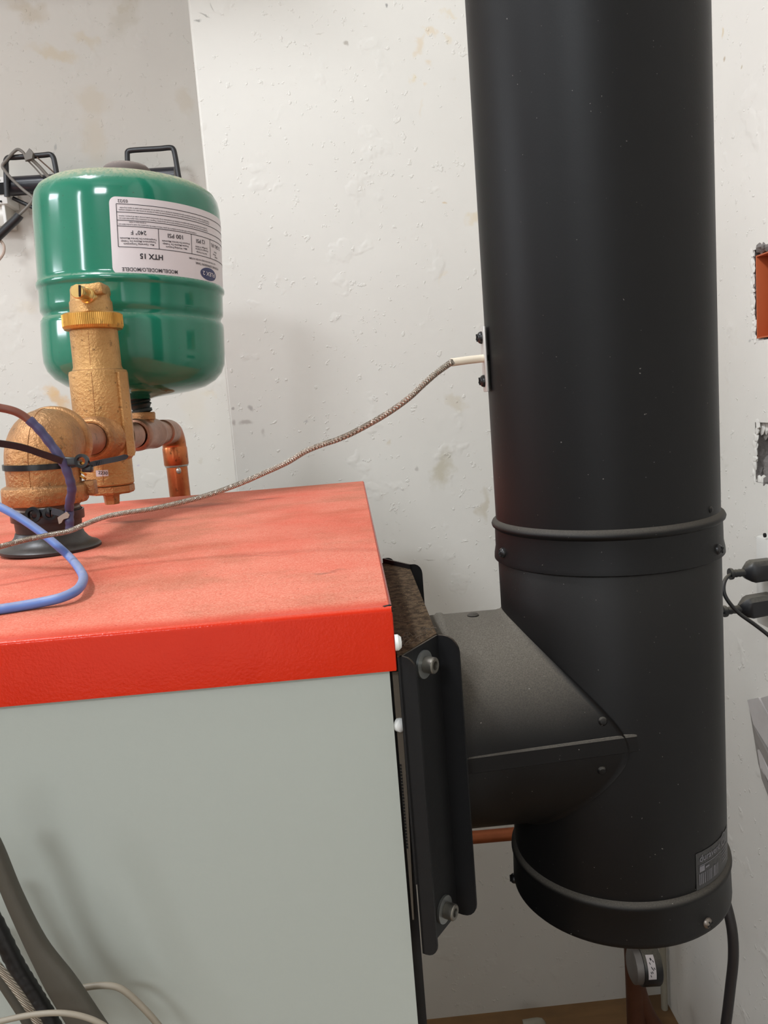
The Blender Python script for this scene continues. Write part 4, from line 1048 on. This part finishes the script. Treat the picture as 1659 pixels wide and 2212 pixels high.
# slatted grey vent low on the wall
vg = thing('louvre_vent', 'dusty grey louvred vent hood low on the right wall', 'vent', PX(1655, 1600, XR))
def slat(pts, dx, mat):
    new_obj('slat', b_prism(bmesh.new(), [PX(x, y, XR-.020) for x, y in pts], (dx, .0, 0)), mat, vg)
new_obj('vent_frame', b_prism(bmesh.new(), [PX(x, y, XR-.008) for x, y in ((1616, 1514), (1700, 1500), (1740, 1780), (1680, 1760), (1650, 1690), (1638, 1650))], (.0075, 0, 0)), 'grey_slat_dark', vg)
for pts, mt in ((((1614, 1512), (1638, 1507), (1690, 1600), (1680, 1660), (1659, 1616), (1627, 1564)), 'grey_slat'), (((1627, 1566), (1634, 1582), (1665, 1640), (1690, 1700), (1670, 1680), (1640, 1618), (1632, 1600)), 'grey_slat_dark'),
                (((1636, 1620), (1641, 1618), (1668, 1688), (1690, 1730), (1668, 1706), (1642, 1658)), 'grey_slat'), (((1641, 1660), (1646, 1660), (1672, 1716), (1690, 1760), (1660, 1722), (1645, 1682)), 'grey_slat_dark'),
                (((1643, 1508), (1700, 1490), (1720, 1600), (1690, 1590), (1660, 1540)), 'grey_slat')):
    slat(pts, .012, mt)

# ------------------------------------------------------------------ behind and below the flue
tag(tube('copper_branch', [PY(900, 1822, 1.40), PY(1010, 1810, 1.40), PY(1240, 1790, 1.36), PY(1348, 1781, 1.335)], 13.5*S(PY(1060, 1806, 1.40)), 'copper_dark', sub=2, n=20), 'thin copper pipe crossing the wall behind the smoke box', 'pipe')
Yq = 1.33
dp = thing('drain_riser', 'dark copper riser below the flue cap, bending near the floor', 'pipe', PY(1372, 2212, Yq))
sq_ = S(PY(1370, 2100, Yq))
tube('riser_pipe', [PY(1345, 1560, Yq), PY(1352, 1700, Yq), PY(1366, 2000, Yq), PY(1372, 2130, Yq), PY(1378, 2320, Yq)], 20*sq_, 'copper_brown', dp, 4, 24)
tube('riser_bend', [PY(1374, 2120, Yq), PY(1386, 2160, Yq), PY(1404, 2200, Yq), PY(1440, 2250, Yq)], 17*sq_, 'copper_brown', dp, 6, 20)
gg = thing('pressure_gauge', 'small black-rimmed gauge with white label on the dark riser', 'gauge', PY(1390, 2085, Yq-.03))
g0, g1 = PY(1362, 2086, Yq-.045), PY(1420, 2083, Yq-.045); gd = (g1-g0).normalized(); gl = (g1-g0).length; gs = S(g0)
lathe('gauge_back', g0, gd, [(0, 0), (30*gs, 0), (36*gs, 3*gs), (37*gs, 18*gs), (30*gs, 19*gs)], 'gauge_face', gg, 36)
lathe('gauge_rim', g0, gd, [(30*gs, 17*gs), (40*gs, 18*gs), (41*gs, 20*gs), (41*gs, 54*gs), (39*gs, 57*gs), (34*gs, 57*gs), (33*gs, 54*gs), (0, 54*gs)], 'black_plastic', gg, 40)
WG = Wrap(g0, gd, 41*gs); bm = bmesh.new(); u_, v_ = WG.uv(1408, 2090)
WG.strip(bm, u_-24*gs, v_, u_+24*gs, v_, 17*gs, .0006); gl_ = new_obj('gauge_label', bm, 'label', gg)
bm = bmesh.new(); rnd = random.Random(9)
for i in range(10): 
    a = u_+rnd.uniform(-18, 18)*gs; b = v_+rnd.uniform(-5, 5)*gs; WG.strip(bm, a, b, a+4*gs, b+2*gs, 1.6*gs, .0010)
new_obj('gauge_print', bm, 'print', gl_, smooth=False)
tag(tube('conduit', [PY(1411, 1450, 1.46), PY(1425, 1850, 1.46), PY(1433, 2100, 1.46), PY(1441, 2330, 1.46)], 7*S(PY(1433, 2100, 1.46)), 'beige_pipe', sub=2, n=14), 'thin beige conduit upright in the corner below the flue', 'conduit')
tag(tube('black_cable', [PY(1470, 1500, .82), PY(1500, 1720, .81), PY(1530, 1850, .80), PY(1556, 1915, .79), PY(1572, 1965, .78), PY(1582, 2015, .775), PY(1584, 2070, .775), (PY(1578, 2130, .78)), PY(1568, 2212, .785), PY(1550, 2330, .79), PY(1520, 2700, .80)], 11*S(PY(1575, 2070, .78)), 'black_cable', sub=8, n=16), 'thick black cable hanging at the right behind the flue cap', 'cable')
bx_ = PY(1165, 2206, 1.46); 
tag(tube('floor_pipe', [PY(1130, 2212, 1.44), PY(1168, 2208, 1.44), PY(1172, 2230, 1.44)], .008, 'beige_pipe', sub=4, n=12), 'short pale pipe end on the wooden floor by the back wall', 'pipe')

# ------------------------------------------------------------------ cables in front of the boiler at lower left
Yf = .395
def ribbon(name, left, right, Y, th, mat, label):
    bm = bmesh.new(); L_ = catmull([PY(x, y, Y) for x, y in left], 5); R_ = catmull([PY(x, y, Y) for x, y in right], 5); prev = None
    for a, b in zip(L_, R_):
        m = (a+b)/2; w = (b-a); k = []
        for i in range(14):
            q = 2*PI*i/14; ca, sa = math.cos(q), math.sin(q)
            k.append(bm.verts.new(m+w*.5*math.copysign(abs(ca)**.5, ca)+Vector((0, th/2, 0))*math.copysign(abs(sa)**.7, sa)))
        if prev:
            for i in range(14): bm.faces.new((prev[i], prev[(i+1) % 14], k[(i+1) % 14], k[i]))
        else: bm.faces.new(k[::-1])
        prev = k
    bm.faces.new(prev); return tag(new_obj(name, bm, mat), label, 'cable')
ribbon('flat_cable', [(-50, 1810), (-12, 1880), (22, 1960), (62, 2050), (100, 2130), (150, 2215), (190, 2290)], [(-28, 1770), (4, 1832), (44, 1930), (98, 2034), (160, 2112), (228, 2212), (280, 2290)], Yf, .010, 'strap', 'broad grey flat cable hanging in front of the boiler, lower left')
pts = catmull([PY(x, y, Yf+.004) for x, y in ((-60, 1900), (-10, 1995), (35, 2085), (75, 2150), (112, 2212), (150, 2290))], 12)
bm = bmesh.new(); rr = 18*S(PY(20, 2060, Yf))
b_sweep(bm, pts, circ(rr, 14), scale=[1+.05*math.sin(i*2.2) for i in range(len(pts))])
tag(new_obj('corrugated_hose', bm, 'hose'), 'black ribbed hose hanging left of the grey flat cable', 'hose')
pts = [PY(x, y, Yf-.01) for x, y in ((-40, 2050), (0, 2092), (40, 2145), (75, 2198), (90, 2230), (110, 2290))]
tag(tube('braided_hose', pts, 8*S(PY(40, 2145, Yf)), 'braid', sub=8, n=14), 'slim braided hose at the bottom left corner', 'hose')
pts = [PY(x, y, Yf-.016) for x, y in ((-60, 2222), (10, 2204), (70, 2192), (130, 2188), (180, 2196), (222, 2214), (270, 2250))]
tag(tube('beige_cord', pts, 6*S(PY(100, 2190, Yf)), 'beige_cord', sub=8, n=12), 'beige cord arching across the bottom left edge', 'cord')
pts = [PY(x, y, .41) for x, y in ((150, 2140), (195, 2131), (235, 2129), (265, 2138), (300, 2168), (340, 2212), (380, 2270))]
tag(tube('beige_cord', pts, 7*S(PY(260, 2135, .41)), 'beige_cord', sub=8, n=12), 'thin beige cord curving down the grey panel beside the flat cable', 'cord')
pts = [PY(x, y, Yf+.014) for x, y in ((-60, 2010), (0, 2110), (60, 2205), (100, 2290))]
tag(tube('grey_hose', pts, 13*S(PY(20, 2140, Yf)), 'strap', sub=6, n=14), 'dull grey hose behind the braided hose, bottom left corner', 'hose')
